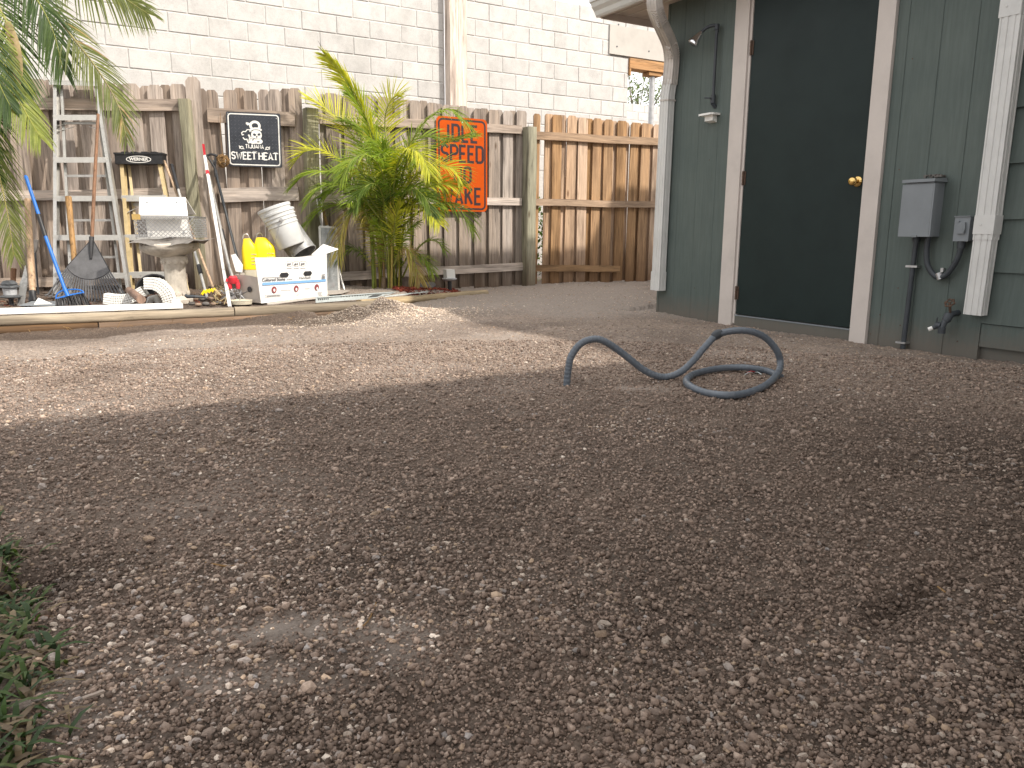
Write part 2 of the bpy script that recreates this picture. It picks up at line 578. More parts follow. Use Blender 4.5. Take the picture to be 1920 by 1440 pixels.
def ground_mat():
    m, nt, b = newmat('soil')
    L = nt.links
    mp = coords(nt, rand=False)
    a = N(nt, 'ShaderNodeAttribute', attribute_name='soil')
    vo = N(nt, 'ShaderNodeTexVoronoi')
    vo.inputs['Scale'].default_value = 95
    L.new(mp.outputs[0], vo.inputs['Vector'])
    c = (.288, .232, .192)
    n = noise(nt, mp, 45, 8, .75)
    r = ramp(nt, [(.28, scaled(c, .42)), (.5, scaled(c, .95)), (.72, scaled(c, 1.5))])
    L.new(n.outputs[0], r.inputs[0])
    sx = N(nt, 'ShaderNodeSeparateColor')
    L.new(vo.outputs['Color'], sx.inputs[0])
    rs = ramp(nt, [(.84, (0, 0, 0)), (.86, (1, 1, 1))])       # scattered pale stones
    L.new(sx.outputs[0], rs.inputs[0])
    rd = ramp(nt, [(.25, (1, 1, 1)), (.5, (0, 0, 0))])
    L.new(vo.outputs['Distance'], rd.inputs[0])
    fs = N(nt, 'ShaderNodeMath', operation='MULTIPLY')
    L.new(rs.outputs[0], fs.inputs[0]); L.new(rd.outputs[0], fs.inputs[1])
    rc = ramp(nt, [(.0, (.42, .37, .31)), (.5, (.30, .28, .26)), (1, (.6, .55, .47))])
    L.new(sx.outputs[1], rc.inputs[0])
    col = mix(nt, r.outputs[0], rc.outputs[0], fs.outputs[0])
    n3 = noise(nt, mp, 1.6, 6, .65)
    r3 = ramp(nt, [(.32, (.74, .73, .73)), (.5, (1, 1, 1)), (.7, (1.25, 1.22, 1.18))])
    L.new(n3.outputs[0], r3.inputs[0])
    col = mix(nt, col, r3.outputs[0], 1.0, 'MULTIPLY')
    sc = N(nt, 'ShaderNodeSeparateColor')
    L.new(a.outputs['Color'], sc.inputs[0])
    dust = mix(nt, (.37, .325, .285), r.outputs[0], .3)
    col = mix(nt, col, dust, sc.outputs[0])
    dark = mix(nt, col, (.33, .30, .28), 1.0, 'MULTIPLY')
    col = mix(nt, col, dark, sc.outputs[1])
    pore_shade = mix(nt, col, (.52, .50, .49), 1.0, 'MULTIPLY')     # shade in the pores between crumbs, painted into the soil below
    col = mix(nt, col, pore_shade, sc.outputs[2])
    L.new(col, b.inputs['Base Color'])
    b.inputs['Roughness'].default_value = .95
    b.inputs['Specular IOR Level'].default_value = .12
    ad = N(nt, 'ShaderNodeMath', operation='MULTIPLY_ADD')
    L.new(vo.outputs['Distance'], ad.inputs[0]); ad.inputs[1].default_value = -.8
    L.new(n.outputs[0], ad.inputs[2])
    bump(nt, b, ad.outputs[0], .9, .012)
    return m
M['soil'] = ground_mat()
# ------------------------------------------------------------------ ground
def hash2(ix, iy, seed):
    h = (ix.astype(np.int64) * 374761393 + iy.astype(np.int64) * 668265263 + seed * 982451653) & 0x7fffffff
    h = ((h ^ (h >> 13)) * 1274126177) & 0x7fffffff
    return ((h ^ (h >> 16)) & 0xffff) / 65535.0
def vnoise(x, y, seed):
    ix, iy = np.floor(x), np.floor(y)
    fx, fy = x - ix, y - iy
    fx, fy = fx * fx * (3 - 2 * fx), fy * fy * (3 - 2 * fy)
    ix, iy = ix.astype(np.int64), iy.astype(np.int64)
    a, b = hash2(ix, iy, seed), hash2(ix + 1, iy, seed)
    c, d = hash2(ix, iy + 1, seed), hash2(ix + 1, iy + 1, seed)
    return (a + (b - a) * fx) * (1 - fy) + (c + (d - c) * fx) * fy - .5
def sstep(a, b, x):
    t = np.clip((x - a) / (b - a), 0, 1)
    return t * t * (3 - 2 * t)

L0 = onz(0, 625)                                     # front foot of the lower timber at the left
A3, B3 = onz(690, 573, .05), onz(910, 551, .04)     # the single timber further right
PILE = onz(708, 597)
def bed_st(x, y):
    dx, dy = x - L0.x, y - L0.y
    return dx * UH.x + dy * UH.y, dx * UF.x + dy * UF.y
d3 = (B3 - A3); d3.z = 0; len3 = d3.length; d3.normalize()
n3 = Vector((-d3.y, d3.x, 0))
def height(x, y, fine=True):
    x, y = np.asarray(x, float), np.asarray(y, float)
    z = .05 * sstep(5.9, 7.4, y)
    s, t = bed_st(x, y)
    bed = .092 * sstep(.04, .1, s) * (1 - sstep(2.25, 3.0, t))
    s3 = (x - A3.x) * n3.x + (y - A3.y) * n3.y
    t3 = (x - A3.x) * d3.x + (y - A3.y) * d3.y
    bed3 = (.065 + .055 * np.exp(-((t3 - .75) / .5) ** 2)) * sstep(.03, .12, s3) * (1 - sstep(len3 - .5, len3 + .2, t3)) * sstep(-1.2, -.4, t3)
    z = np.maximum(z, np.maximum(bed, bed3))
    px, py = x - PILE.x, y - PILE.y
    a, b = px * UF.x + py * UF.y, px * UH.x + py * UH.y
    z = z + .125 * np.exp(-(a / .30) ** 2 - (b / .24) ** 2) * (1 + .8 * vnoise(x * 9, y * 9, 5)) + .03 * np.exp(-((a - .45) / .4) ** 2 - ((b + .02) / .25) ** 2)
    z = z + .016 * vnoise(x * 1.3, y * 1.3, 1) + .010 * vnoise(x * 4.3, y * 4.3, 2)
    z = z + .022 * vnoise(x * 2.2 + y, y * 5, 8) * sstep(5.6, 6.3, y) * sstep(-.7, -.2, x)
    z = z + .007 * vnoise(x * 14, y * 14, 3)
    if fine:
        z = z + .0085 * vnoise(x * 38, y * 38, 4) + .007 * vnoise(x * 78, y * 78, 6)
    dw = (x - HC.x) * NW.x + (y - HC.y) * NW.y
    z = z - .03 * np.exp(-(dw / .3) ** 2) * (((x - HC.x) * UH.x + (y - HC.y) * UH.y) < .2)
    cr = (x - .72) * .8 + (y - 1.3) * .6
    z = z - .022 * np.exp(-(((x - .72) * -.6 + (y - 1.3) * .8) / .035) ** 2 - (cr / .16) ** 2)
    z = z - .045 * np.exp(-((x + .93) / .10) ** 2 - ((y - 1.33) / .10) ** 2)
    return z

def axis(parts):
    out = []
    for a, b, st in parts:
        out.append(np.arange(a, b, st))
    return np.concatenate(out + [np.array([parts[-1][1]])])
gx = axis([(-60, -8, 6.5), (-8, -4.4, .12), (-4.4, -2.2, .03), (-2.2, 2.2, .0125), (2.2, 4, .03), (4, 60, 8)])
gy = axis([(-40, 0, 8), (0, .6, .1), (.6, 3.0, .0115), (3.0, 5.0, .018), (5.0, 9.8, .026), (9.8, 12, .3), (12, 80, 8.5)])
GX, GY = np.meshgrid(gx, gy)
fx, fy = GX.ravel(), GY.ravel()
fz = height(fx, fy)
far = (np.abs(fx) > 8) | (fy > 11) | (fy < -.5)
fz = np.where(far, -.02, fz)
nx, ny = len(gx), len(gy)
vid = np.arange(nx * ny).reshape(ny, nx)
quads = np.stack([vid[:-1, :-1], vid[:-1, 1:], vid[1:, 1:], vid[1:, :-1]], -1).reshape(-1, 4)

def numpy_mesh(name, verts, faces, mat, colors=None, smooth=True):
    me = bpy.data.meshes.new(name)
    k = faces.shape[1]
    me.vertices.add(len(verts)); me.loops.add(faces.size); me.polygons.add(len(faces))
    me.vertices.foreach_set('co', verts.astype(np.float32).ravel())
    me.loops.foreach_set('vertex_index', faces.astype(np.int32).ravel())
    me.polygons.foreach_set('loop_start', np.arange(0, faces.size, k, dtype=np.int32))
    me.polygons.foreach_set('use_smooth', np.full(len(faces), smooth))
    if colors is not None:
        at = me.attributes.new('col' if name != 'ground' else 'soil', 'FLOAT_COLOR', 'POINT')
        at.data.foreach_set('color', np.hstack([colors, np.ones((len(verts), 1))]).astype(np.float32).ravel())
    me.update(calc_edges=True)
    me.materials.append(mat)
    return me

def soil_attr(x, y):
    s, t = bed_st(x, y)
    dust = .85 * sstep(5.7, 6.5, y + .5 * vnoise(x * 2, y * 2, 21)) * sstep(-1.5, -.7, x)
    dust = np.maximum(dust, .75 * np.exp(-(((x - PILE.x) / .55) ** 2 + ((y - PILE.y) / .4) ** 2)))
    lf = vnoise(x * 1.7, y * 1.7, 22) + .5 * vnoise(x * 4.5, y * 4.5, 23) + .35 * vnoise(x * 11, y * 11, 26)
    dust = np.maximum(dust, .22 * sstep(.12, .5, lf) + .35 * sstep(.12, .42, lf) * sstep(3.2, 4.6, y))
    for (cx, cy, r1, r2, k) in ((-.28, 1.17, .20, .06, 1.3), (-.40, 1.03, .18, .06, 1.2), (-.2, 1.12, .12, .1, .9), (-.62, .98, .16, .16, .6), (-.75, 1.75, .25, .2, .5), (-1.75, 2.75, .6, .3, .5), (-2.6, 4.0, .8, .4, .35), (.55, 3.22, .16, .05, .8)):
        dust = np.maximum(dust, k * np.exp(-((x - cx) / r1) ** 2 - ((y - cy) / r2) ** 2) * (.75 + .9 * vnoise(x * 12, y * 12, 24)))
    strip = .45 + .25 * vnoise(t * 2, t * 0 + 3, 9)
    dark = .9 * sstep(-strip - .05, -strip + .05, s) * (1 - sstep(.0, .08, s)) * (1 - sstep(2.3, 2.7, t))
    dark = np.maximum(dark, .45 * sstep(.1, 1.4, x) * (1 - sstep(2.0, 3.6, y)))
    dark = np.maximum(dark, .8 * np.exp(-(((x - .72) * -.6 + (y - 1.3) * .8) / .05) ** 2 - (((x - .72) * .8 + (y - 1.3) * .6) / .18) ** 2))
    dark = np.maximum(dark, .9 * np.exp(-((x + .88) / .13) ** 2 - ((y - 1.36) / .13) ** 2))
    dark = np.maximum(dark, .28 * sstep(.18, .5, vnoise(x * 1.1, y * 1.1, 31) + .5 * vnoise(x * 3.3, y * 3.3, 32)))
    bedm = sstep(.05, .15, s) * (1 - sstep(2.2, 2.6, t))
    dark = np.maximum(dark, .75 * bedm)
    return np.clip(np.stack([dust * (1 - .8 * dark), dark, (1 - sstep(2.4, 4.2, np.hypot(x, y))) * (1 - dust)], -1), 0, 1)  # last channel: near ground that takes the painted pore shade
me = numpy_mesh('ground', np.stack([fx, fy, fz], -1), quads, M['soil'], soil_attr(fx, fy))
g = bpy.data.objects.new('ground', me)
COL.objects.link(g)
tag(g, 'bare brown crushed-stone and soil ground levelled across the back yard', kind='structure')

# loose stones and crumbs of soil lying on the ground
def ico():
    p = (1 + 5 ** .5) / 2
    v = np.array([(-1, p, 0), (1, p, 0), (-1, -p, 0), (1, -p, 0), (0, -1, p), (0, 1, p), (0, -1, -p), (0, 1, -p), (p, 0, -1), (p, 0, 1), (-p, 0, -1), (-p, 0, 1)], float)
    v /= np.linalg.norm(v[0])
    f = np.array([(0, 11, 5), (0, 5, 1), (0, 1, 7), (0, 7, 10), (0, 10, 11), (1, 5, 9), (5, 11, 4), (11, 10, 2), (10, 7, 6), (7, 1, 8), (3, 9, 4), (3, 4, 2), (3, 2, 6), (3, 6, 8), (3, 8, 9), (4, 9, 5), (2, 4, 11), (6, 2, 10), (8, 6, 7), (9, 8, 1)])
    return v, f
def octa():
    v = np.array([(1, 0, 0), (-1, 0, 0), (0, 1, 0), (0, -1, 0), (0, 0, 1), (0, 0, -1)], float)
    f = np.array([(0, 2, 4), (2, 1, 4), (1, 3, 4), (3, 0, 4), (2, 0, 5), (1, 2, 5), (3, 1, 5), (0, 3, 5)])
    return v, f
def scatter(n, r0, r1, power, blob=None):
    """points round the yard, thinning with distance"""
    if blob is not None:
        a, b = RNG.normal(0, blob[2], n), RNG.normal(0, blob[3], n)
        return blob[0] + UF.x * a + UH.x * b, blob[1] + UF.y * a + UH.y * b
    u = RNG.random(n)
    k = 2 - power
    r = (r0 ** k + u * (r1 ** k - r0 ** k)) ** (1 / k)
    a = RNG.uniform(-.74, .74, n)
    return r * np.sin(a), r * np.cos(a)
GEY = [.5, .835, .953, 1.074, 1.169, 1.303, 1.416, 1.609, 1.8]     # edge of the lawn
GEX = [-.52, -.57, -.63, -.715, -.775, -.86, -.97, -1.13, -1.3]
def allowed(x, y):
    s, t = bed_st(x, y)
    hx, hy = x - HC.x, y - HC.y
    inhouse = (hx * NW.x + hy * NW.y < .02) & (hx * UH.x + hy * UH.y < .03)
    fd = (x - PF.x) * NF.x + (y - PF.y) * NF.y
    s3 = (x - A3.x) * n3.x + (y - A3.y) * n3.y
    bed = ((s > -.09) & (t < 2.6)) | ((s3 > -.04) & (x < B3.x))
    grass = (x < np.interp(y, GEY, GEX) - .03) & (y < 1.75)
    return ~inhouse & (fd > -.02) & ~bed & (y > .45), grass
def pebbles(name, label, n, shape, r0, r1, power, size, palette, weights, sink, flat=(.45, .85), density=None, blob=None):
    x, y = scatter(n, r0, r1, power, blob)
    ok, gr = allowed(x, y)
    ok &= ~gr
    if name == 'soil_crumbs':
        ok &= RNG.random(n) > 1.0 * soil_attr(x, y)[:, 0]
    if name == 'gravel':
        ok &= RNG.random(n) > .75 * soil_attr(x, y)[:, 0]
    if density is not None:
        ok &= RNG.random(n) < density(x, y)
    x, y = x[ok], y[ok]
    m = len(x)
    bv, bf = shape
    q = RNG.normal(size=(m, 4)); q /= np.linalg.norm(q, axis=1, keepdims=True)
    w, i, j, k = q.T
    yaw = RNG.uniform(0, 6.283, m)
    sz = size(m, np.hypot(x, y))
    v = np.repeat(bv[None], m, 0)
    v = v * (1 + RNG.uniform(-.28, .28, (m, len(bv), 1)))
    R = np.stack([np.stack([1 - 2 * (j * j + k * k), 2 * (i * j - k * w), 2 * (i * k + j * w)], -1),
                  np.stack([2 * (i * j + k * w), 1 - 2 * (i * i + k * k), 2 * (j * k - i * w)], -1),
                  np.stack([2 * (i * k - j * w), 2 * (j * k + i * w), 1 - 2 * (i * i + j * j)], -1)], 1)
    v = np.einsum('mab,mvb->mva', R, v)
    sx, sy, szz = RNG.uniform(.75, 1.35, m), RNG.uniform(.6, 1.0, m), RNG.uniform(flat[0], flat[1], m)
    v = v * (np.stack([sx, sy, szz], -1) * sz[:, None])[:, None, :]
    c, s = np.cos(yaw), np.sin(yaw)
    vx = v[..., 0] * c[:, None] - v[..., 1] * s[:, None]
    vy = v[..., 0] * s[:, None] + v[..., 1] * c[:, None]
    z0 = height(x, y) + sz * sink
    verts = np.stack([vx + x[:, None], vy + y[:, None], v[..., 2] + z0[:, None]], -1).reshape(-1, 3)
    faces = (bf[None] + (np.arange(m) * len(bv))[:, None, None]).reshape(-1, 3)
    pal = np.array(palette)
    ci = RNG.choice(len(pal), m, p=np.array(weights) / sum(weights))
    colr = pal[ci] * RNG.uniform(.75, 1.25, (m, 1))
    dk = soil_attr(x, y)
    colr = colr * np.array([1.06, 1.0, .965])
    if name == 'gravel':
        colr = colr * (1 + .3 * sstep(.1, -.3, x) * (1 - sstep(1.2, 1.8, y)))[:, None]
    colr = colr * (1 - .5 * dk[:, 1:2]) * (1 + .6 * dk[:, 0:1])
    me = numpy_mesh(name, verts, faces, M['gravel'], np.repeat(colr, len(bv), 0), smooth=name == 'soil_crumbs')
    o = bpy.data.objects.new(name, me)
    COL.objects.link(o)
    tag(o, label, kind='stuff')
    return m
STONE = [(.36, .325, .285), (.29, .265, .245), (.44, .395, .34), (.35, .28, .21), (.25, .205, .17), (.21, .175, .15), (.28, .22, .165), (.56, .52, .46), (.25, .243, .238)]
FAR = [(.30, .25, .20), (.26, .21, .17), (.36, .31, .255), (.30, .24, .185), (.22, .18, .145), (.44, .39, .33)]
SOIL = [(.26, .209, .174), (.205, .164, .136), (.305, .25, .21), (.16, .127, .106), (.345, .285, .24)]
pebbles('pile_gravel', 'pale grey stones of the small gravel pile beside the timber', 7000, octa(), 5.2, 7.2, .5,
        lambda m, r: .0035 + .0065 * RNG.random(m) ** 1.6, [(.42, .37, .31), (.34, .30, .26), (.50, .45, .38), (.27, .23, .19), (.40, .33, .26)], [3, 3, 2, 2, 2], .3,
        blob=(PILE.x + .08, PILE.y - .02, .34, .19))
def dens(x, y):
    d = .26 + 1.7 * (vnoise(x * 2.3, y * 2.3, 41) + .6 * vnoise(x * 6, y * 6, 42))
    d = d + .75 * sstep(-.1, -.5, x) * (1 - sstep(1.3, 1.9, y)) + .35 * (1 - sstep(.78, .98, y))
    d = d - .25 * sstep(.3, 1.0, x)
    return np.clip(d, .08, 1)
pebbles('gravel', 'grey and tan pebbles lying loose on the brown soil', 52000, ico(), .6, 5.2, 1.25,
        lambda m, r: (.0020 + .0046 * RNG.random(m) ** 2.4 + .007 * (RNG.random(m) > .995)) * (1 + .10 * r), STONE, [3, 4, 2.0, 2, 4, 4, 3, .9, 1.2], .12, density=dens)
pebbles('fine_gravel', 'fine gravel of the farther yard between the conduit and the fence', 26000, octa(), 3.4, 11.5, .9,
        lambda m, r: .0035 + .0055 * RNG.random(m) ** 2, FAR, [4, 4, 3, 3, 3, .7], .25)
pebbles('soil_crumbs', 'dark crumbs of soil covering the near ground', 245000, octa(), .6, 4.6, 1.3,
        lambda m, r: (.0013 + .0031 * RNG.random(m) ** 1.9 + .004 * (RNG.random(m) > .97)) * (1 + .14 * r), SOIL, [4, 4, 2, 3, .8], .3, (.7, 1.0))

# bits of dry twig and a wood chip
def onground(px, py, dz=0.0):
    p = onz(px, py, 0)
    for _ in range(3):
        p = onz(px, py, float(height(p.x, p.y)) + dz)
    return p
for pts, rr, lab in (((( 385, 1055), (430, 1062), (462, 1056)), .0022, 'thin dry brown twig curved on the soil right of the dark hole'),
                     (((668, 1180), (690, 1165), (705, 1130)), .0014, 'short pale dry stem lying on soil left of centre'),
                     (((1758, 1100), (1772, 1110)), .0018, 'tiny straw-coloured sliver on dark soil at right')):
    mb = MB()
    mb.tube(spline([onground(x, y, .004) for x, y in pts], 6), rr, 5)
    tag(mb.build('twig', M['twig']), lab, 'twig')
for (x0, y0, x1, y1, w, lab) in ((63, 1165, 90, 1155, .008, 'short brown wood chip lying beside the grass edge'),
                                 (155, 1310, 195, 1296, .006, 'thin grey wood splinter on pebbles at lower left')):
    mb = MB()
    mb.beam(onground(x0, y0, .004), onground(x1, y1, .004), w, .004)
    tag(mb.build('wood_chip', M['brown_wood'] if w > .007 else M['grey_rail']), lab, 'wood chip')

# ------------------------------------------------------------------ house
HM = frame(HC, UH, NW)                                # x along the wall (t = -x), y out of the wall, z up
house = thing('house', HC, 'dark green timber house with a grey-white gutter and a plain green door', 'house')
def hp(t, q, z): return Vector((-t, q, z))
def hw(t, q, z): return HC - UH * t + NW * q + ZUP * z
def hbox(name, mat, t0, t1, q0, q1, z0, z1, parent=None):
    mb = MB()
    mb.box(((-(t0 + t1) / 2), (q0 + q1) / 2, (z0 + z1) / 2), (t1 - t0, q1 - q0, z1 - z0))
    return mb.build(name, mat, parent or house, M=HM)
def hpx(px, py, q=0.0):                               # wall position seen at a photo position
    P = onpl(px, py, HC + NW * q, NW)
    return -(P - HC).dot(UH), P.z

def grooved(t0, t1, z0, z1, first, name='wall_panel', gd=.0038):
    """vertical grooved plywood siding"""
    prof = [(t0, 0.0)]
    tt = first
    while tt < t1 - .015:
        if tt > t0 + .015:
            prof += [(tt - .005, 0), (tt - .003, -gd), (tt + .003, -gd), (tt + .005, 0)]
        tt += .203
    prof += [(t1, 0.0), (t1, -.03), (t0, -.03)]
    mb = MB()
    mb.prism([Vector((-t, q, z0)) for t, q in prof], ZUP * (z1 - z0))
    return mb.build(name, M['house_green'], house, M=HM)
grooved(.0, .705, -.08, 2.42, .18, gd=.0025)
grooved(1.985, 2.665, -.08, 2.42, 2.06)
grooved(.705, 1.985, 2.405, 2.42, .79)
hbox('corner_trim', M['house_green'], -.022, .0, -.09, .004, -.08, 2.42)
hbox('wall_core', M['house_green'], .02, 12.0, -.20, -.034, -.1, 2.42)
# lap siding beyond the second downspout
z = .075
zs = [hpx(1900, yy)[1] for yy in (612, 512, 411, 306, 202, 98, -6)]
for k in range(len(zs) - 1):
    a, b = zs[k], zs[k + 1]
    mb = MB()
    mb.prism([Vector((-2.667, -.012, a)), Vector((-2.667, .004, a)), Vector((-2.667, -.014, b + .012)), Vector((-2.667, -.024, b + .012))], Vector((-9, 0, 0)))
    mb.build('siding_board', M['house_green'], house, M=HM)
hbox('siding_board', M['house_green'], 2.667, 11.9, -.03, -.006, zs[0] - .13, zs[0] - .004)
hbox('foundation', M['house_green'], 2.672, 11.9, -.06, -.035, -.1, zs[0] - .135)
hbox('siding_board', M['house_green'], 2.667, 11.9, -.034, -.016, zs[-1] + .014, 2.42)
for px, py in ((1711, 110), (1686, 318), (1650, 590), (1632, 626), (1688, 610), (1684, 540), (1733, 470), (1795, 640), (1330, 300), (1302, 540)):
    t_, z_ = hpx(px, py)
    mb = MB(); mb.lathe([(.0042, -.001), (.0042, .0012), (0, .002)], hp(t_, 0, z_), 8, Vector((0, 1, 0)))
    mb.build('nail_head', M['hinge'], house, M=HM)
# door, frame and sill
hbox('door_trim', M['trim'], .72, .850, -.03, .024, -.07, 2.295)
hbox('door_trim', M['trim'], 1.868, 1.982, -.03, .024, -.075, 2.295)
hbox('door_trim', M['trim'], .72, 1.982, -.03, .024, 2.297, 2.40)
hbox('door_jamb', M['trim'], .852, .872, -.03, .010, -.02, 2.294)
hbox('door_sill', M['house_green'], .874, 1.866, -.033, .012, -.08, .038)
hbox('threshold', M['box_grey'], .874, 1.866, -.033, .016, .039, .047)
door = hbox('door', M['door_green'], .876, 1.864, -.035, .004, .055, 2.29)
door['label'] = 'dark green flat slab door with brass knob'
for zz in (.21, 1.04, 1.93):
    mb = MB()
    mb.tube([hp(.873, .013, zz - .05), hp(.873, .013, zz + .05)], .007, 8)
    mb.box((-.884, .006, zz), (.018, .006, .096))
    for k in range(4): mb.tube([hp(.873, .013, zz - .042 + .025 * k), hp(.873, .013, zz - .036 + .025 * k)], .0082, 8)
    mb.build('hinge', M['hinge'], door, smooth=40, M=HM)
kt, kz = hpx(1603, 340, .03)
mb = MB()
mb.lathe([(.032, .0), (.033, .004), (.028, .010), (.013, .013), (.012, .026), (.019, .031), (.026, .040), (.0275, .050), (.025, .060), (.016, .066), (.0, .067)],
         hp(kt, .004, kz), 24, Vector((0, 1, 0)))
mb.build('knob', M['brass'], door, smooth=50, M=HM)
# roof over the door wall: soffit, fascia, gutter, roof planes
EQ, ET = .45, -.475
hbox('soffit', M['soffit'], ET + .02, 4.4, -.05, .33, 2.42, 2.435)
hbox('soffit', M['soffit'], ET + .02, -.024, -8, -.052, 2.42, 2.435)
mb = MB()                                              # vented seams in the soffit
for q in (.08, .2):
    mb.box((-1.9, q, 2.417), (4.8, .012, .006))
mb.build('soffit_seam', M['trim'], house, M=HM)
hbox('fascia', M['trim'], ET + .0, 4.4, .331, .352, 2.375, 2.50)
hbox('fascia', M['soffit'], ET - .0, ET + .02, -8, .330, 2.37, 2.52)
prof = [(.353, 2.375), (.372, 2.372), (.385, 2.385), (.398, 2.415), (.425, 2.44), (.438, 2.47), (.45, 2.476), (.45, 2.498), (.443, 2.498), (.44, 2.482), (.431, 2.476), (.418, 2.447), (.39, 2.42), (.378, 2.39), (.368, 2.378), (.358, 2.380), (.358, 2.498), (.353, 2.498)]
mb = MB()
mb.prism([Vector((-ET, q, z)) for q, z in prof], Vector((-4.87, 0, 0)))
mb.prism([Vector((-ET + .004, q, z)) for q, z in ((.353, 2.375), (.372, 2.372), (.398, 2.415), (.438, 2.47), (.45, 2.476), (.45, 2.498), (.353, 2.498))], Vector((-.0035, 0, 0)))
mb.build('gutter', M['gutter'], house, M=HM)
mb = MB()
def slab(mb, pts, th=.03):
    mb.prism([Vector(p) for p in pts], Vector((0, 0, th)))
slab(mb, [(-ET + .02, .36, 2.505), (-4.40, .36, 2.505), (-4.40, -2.63, 3.15), (-ET + .02, -2.63, 2.56)])
slab(mb, [(-ET + .02, -2.63, 2.56), (-4.40, -2.63, 3.15), (-4.40, -8, 3.15), (-ET + .02, -8, 2.56)])
mb.build('roof', M['roofing'], house, M=HM)
hbox('upper_wall', M['house_green'], ET + .05, 6, -8, -2.70, 2.6, 3.25)
hbox('upper_roof', M['roofing'], ET + .02, 6.1, -8.1, -2.63, 3.26, 3.34)
# covered patio at right angles to the wall, its roof just above and behind the camera (its eave shades the near ground)
WT, WD = 4.37, 3.2                                     # eave line of the patio roof in t, and its depth
hbox('soffit', M['trim'], WT + .1, WT + WD, .36, 11, 2.42, 2.435)
hbox('fascia', M['trim'], WT + .08, WT + .1, .46, 11, 2.375, 2.50)
hbox('gutter', M['gutter'], WT, WT + .078, .455, 11, 2.38, 2.498)
mb = MB()
slab(mb, [(-WT - .09, .36, 2.505), (-WT - .09, 11, 2.505), (-WT - WD, 11, 2.62), (-WT - WD, .36, 2.62)])
slab(mb, [(-WT - .09, -8, 3.16), (-WT - .09, .358, 2.505), (-13, .358, 3.3), (-13, -8, 3.3)])
mb.build('roof', M['roofing'], house, M=HM)
for q in (4.0, 7.4, 10.8):
    hbox('patio_post', M['trim'], WT + WD - .2, WT + WD - .1, q, q + .1, -.1, 2.42)

# downspouts
def fluted(a, b, ribs=3, depth=.004):
    """rectangular section a (side) x b (up) with shallow flutes"""
    out = []
    def edge(p, q, n):
        p, q = Vector((*p, 0)), Vector((*q, 0))
        d = q - p
        nrm = Vector((-d.y, d.x, 0)).normalized() * depth
        for k in range(n):
            f0, f1 = (k + .28) / n, (k + .72) / n
            out.append(p + d * (k / n + .02))
            out.append(p + d * f0); out.append(p + d * (f0 + .02) + nrm)
            out.append(p + d * (f1 - .02) + nrm); out.append(p + d * f1)
    edge((-a / 2, -b / 2), (a / 2, -b / 2), ribs)
    edge((a / 2, -b / 2), (a / 2, b / 2), ribs - 1)
    edge((a / 2, b / 2), (-a / 2, b / 2), ribs)
    edge((-a / 2, b / 2), (-a / 2, -b / 2), ribs - 1)
    return [(p.x, p.y) for p in out]
def wp(px, py, q):
    return onpl(px, py, HC + NW * q, NW)
def round_path(pts, r=.05, n=5):
    out = [Vector(pts[0])]
    for i in range(1, len(pts) - 1):
        p, a, b = Vector(pts[i]), Vector(pts[i - 1]), Vector(pts[i + 1])
        da, db = (a - p), (b - p)
        ra, rb = min(r, da.length * .48), min(r, db.length * .48)
        s, e = p + da.normalized() * ra, p + db.normalized() * rb
        for k in range(n + 1):
            t = k / n
            out.append(s * (1 - t) ** 2 + p * 2 * t * (1 - t) + e * t * t)
    return out + [Vector(pts[-1])]
top = hw(.275, .40, 2.40)
path = round_path([top, hw(.275, .40, 2.26), hw(.105, .052, 2.05), hw(.085, .052, 1.8)], .13, 9)
dsp = MB()
dsp.sweep(fluted(.10, .072), path, up=NW)
o = dsp.build('downspout_elbow', M['gutter_stain'], house, smooth=30)
o['label'] = 'crimped double elbow of the far downspout'
mb = MB()
for f in np.linspace(.22, .46, 8).tolist() + np.linspace(.6, .8, 7).tolist():
    k = f * (len(path) - 1)
    i = int(k)
    p = path[i].lerp(path[min(i + 1, len(path) - 1)], k - i)
    tdir = (path[min(i + 1, len(path) - 1)] - path[max(i - 1, 0)]).normalized()
    mb.sweep([(x * 1.045, y * 1.06) for x, y in ((-.05, -.036), (.05, -.036), (.05, .036), (-.05, .036))], [p - tdir * .003, p + tdir * .003], up=NW)
mb.build('elbow_crimps', M['gutter_stain'], house)['kind'] = 'stuff'
mb = MB()
mb.sweep(fluted(.098, .070), [hw(.085, .052, 1.84), hw(.062, .05, 1.72), hw(.045, .05, .24)], up=NW)
o = mb.build('downspout', M['gutter'], house, smooth=20)
o['label'] = 'white fluted downspout at the far corner of the house'
mb = MB()
mb.sweep(fluted(.108, .078), [hw(.045, .05, .33), hw(.043, .05, .175)], up=NW)
mb.build('downspout_end', M['gutter'], house, smooth=20)
for zz, tt in ((1.69, .062),):
    mb = MB()
    mb.sweep([(-.054, -.040), (.054, -.040), (.054, .040), (-.054, .040)], [hw(tt + .001, .05, zz - .0), hw(tt, .05, zz - .012)], up=NW)
    mb.build('downspout_joint', M['gutter_stain'], house)
t2a, t2b = 2.655, 2.668
mb = MB()
mb.sweep(fluted(.104, .076), [hw(t2b, .045, 2.42), hw(t2a + .006, .045, .62)], up=NW)
o = mb.build('downspout', M['gutter'], house, smooth=20)
o['label'] = 'white fluted downspout beside the electrical boxes'
mb = MB()
mb.sweep(fluted(.098, .070), [hw(t2a + .006, .045, .66), hw(t2a - .002, .045, .215)], up=NW)
mb.build('downspout_end', M['gutter'], house, smooth=20)
for zz in (.70, 1.79):
    mb = MB()
    mb.sweep([(-.0538, -.0398), (.0538, -.0398), (.0538, .0398), (-.0538, .0398)], [hw(t2a + .008, .045, zz + .05), hw(t2a + .007, .045, zz - .05)], up=NW)
    mb.lathe([(.006, 0), (.006, .003), (0, .004)], hw(t2a - .01, .0848, zz), 8, NW)
    mb.build('downspout_joint', M['gutter'], house)

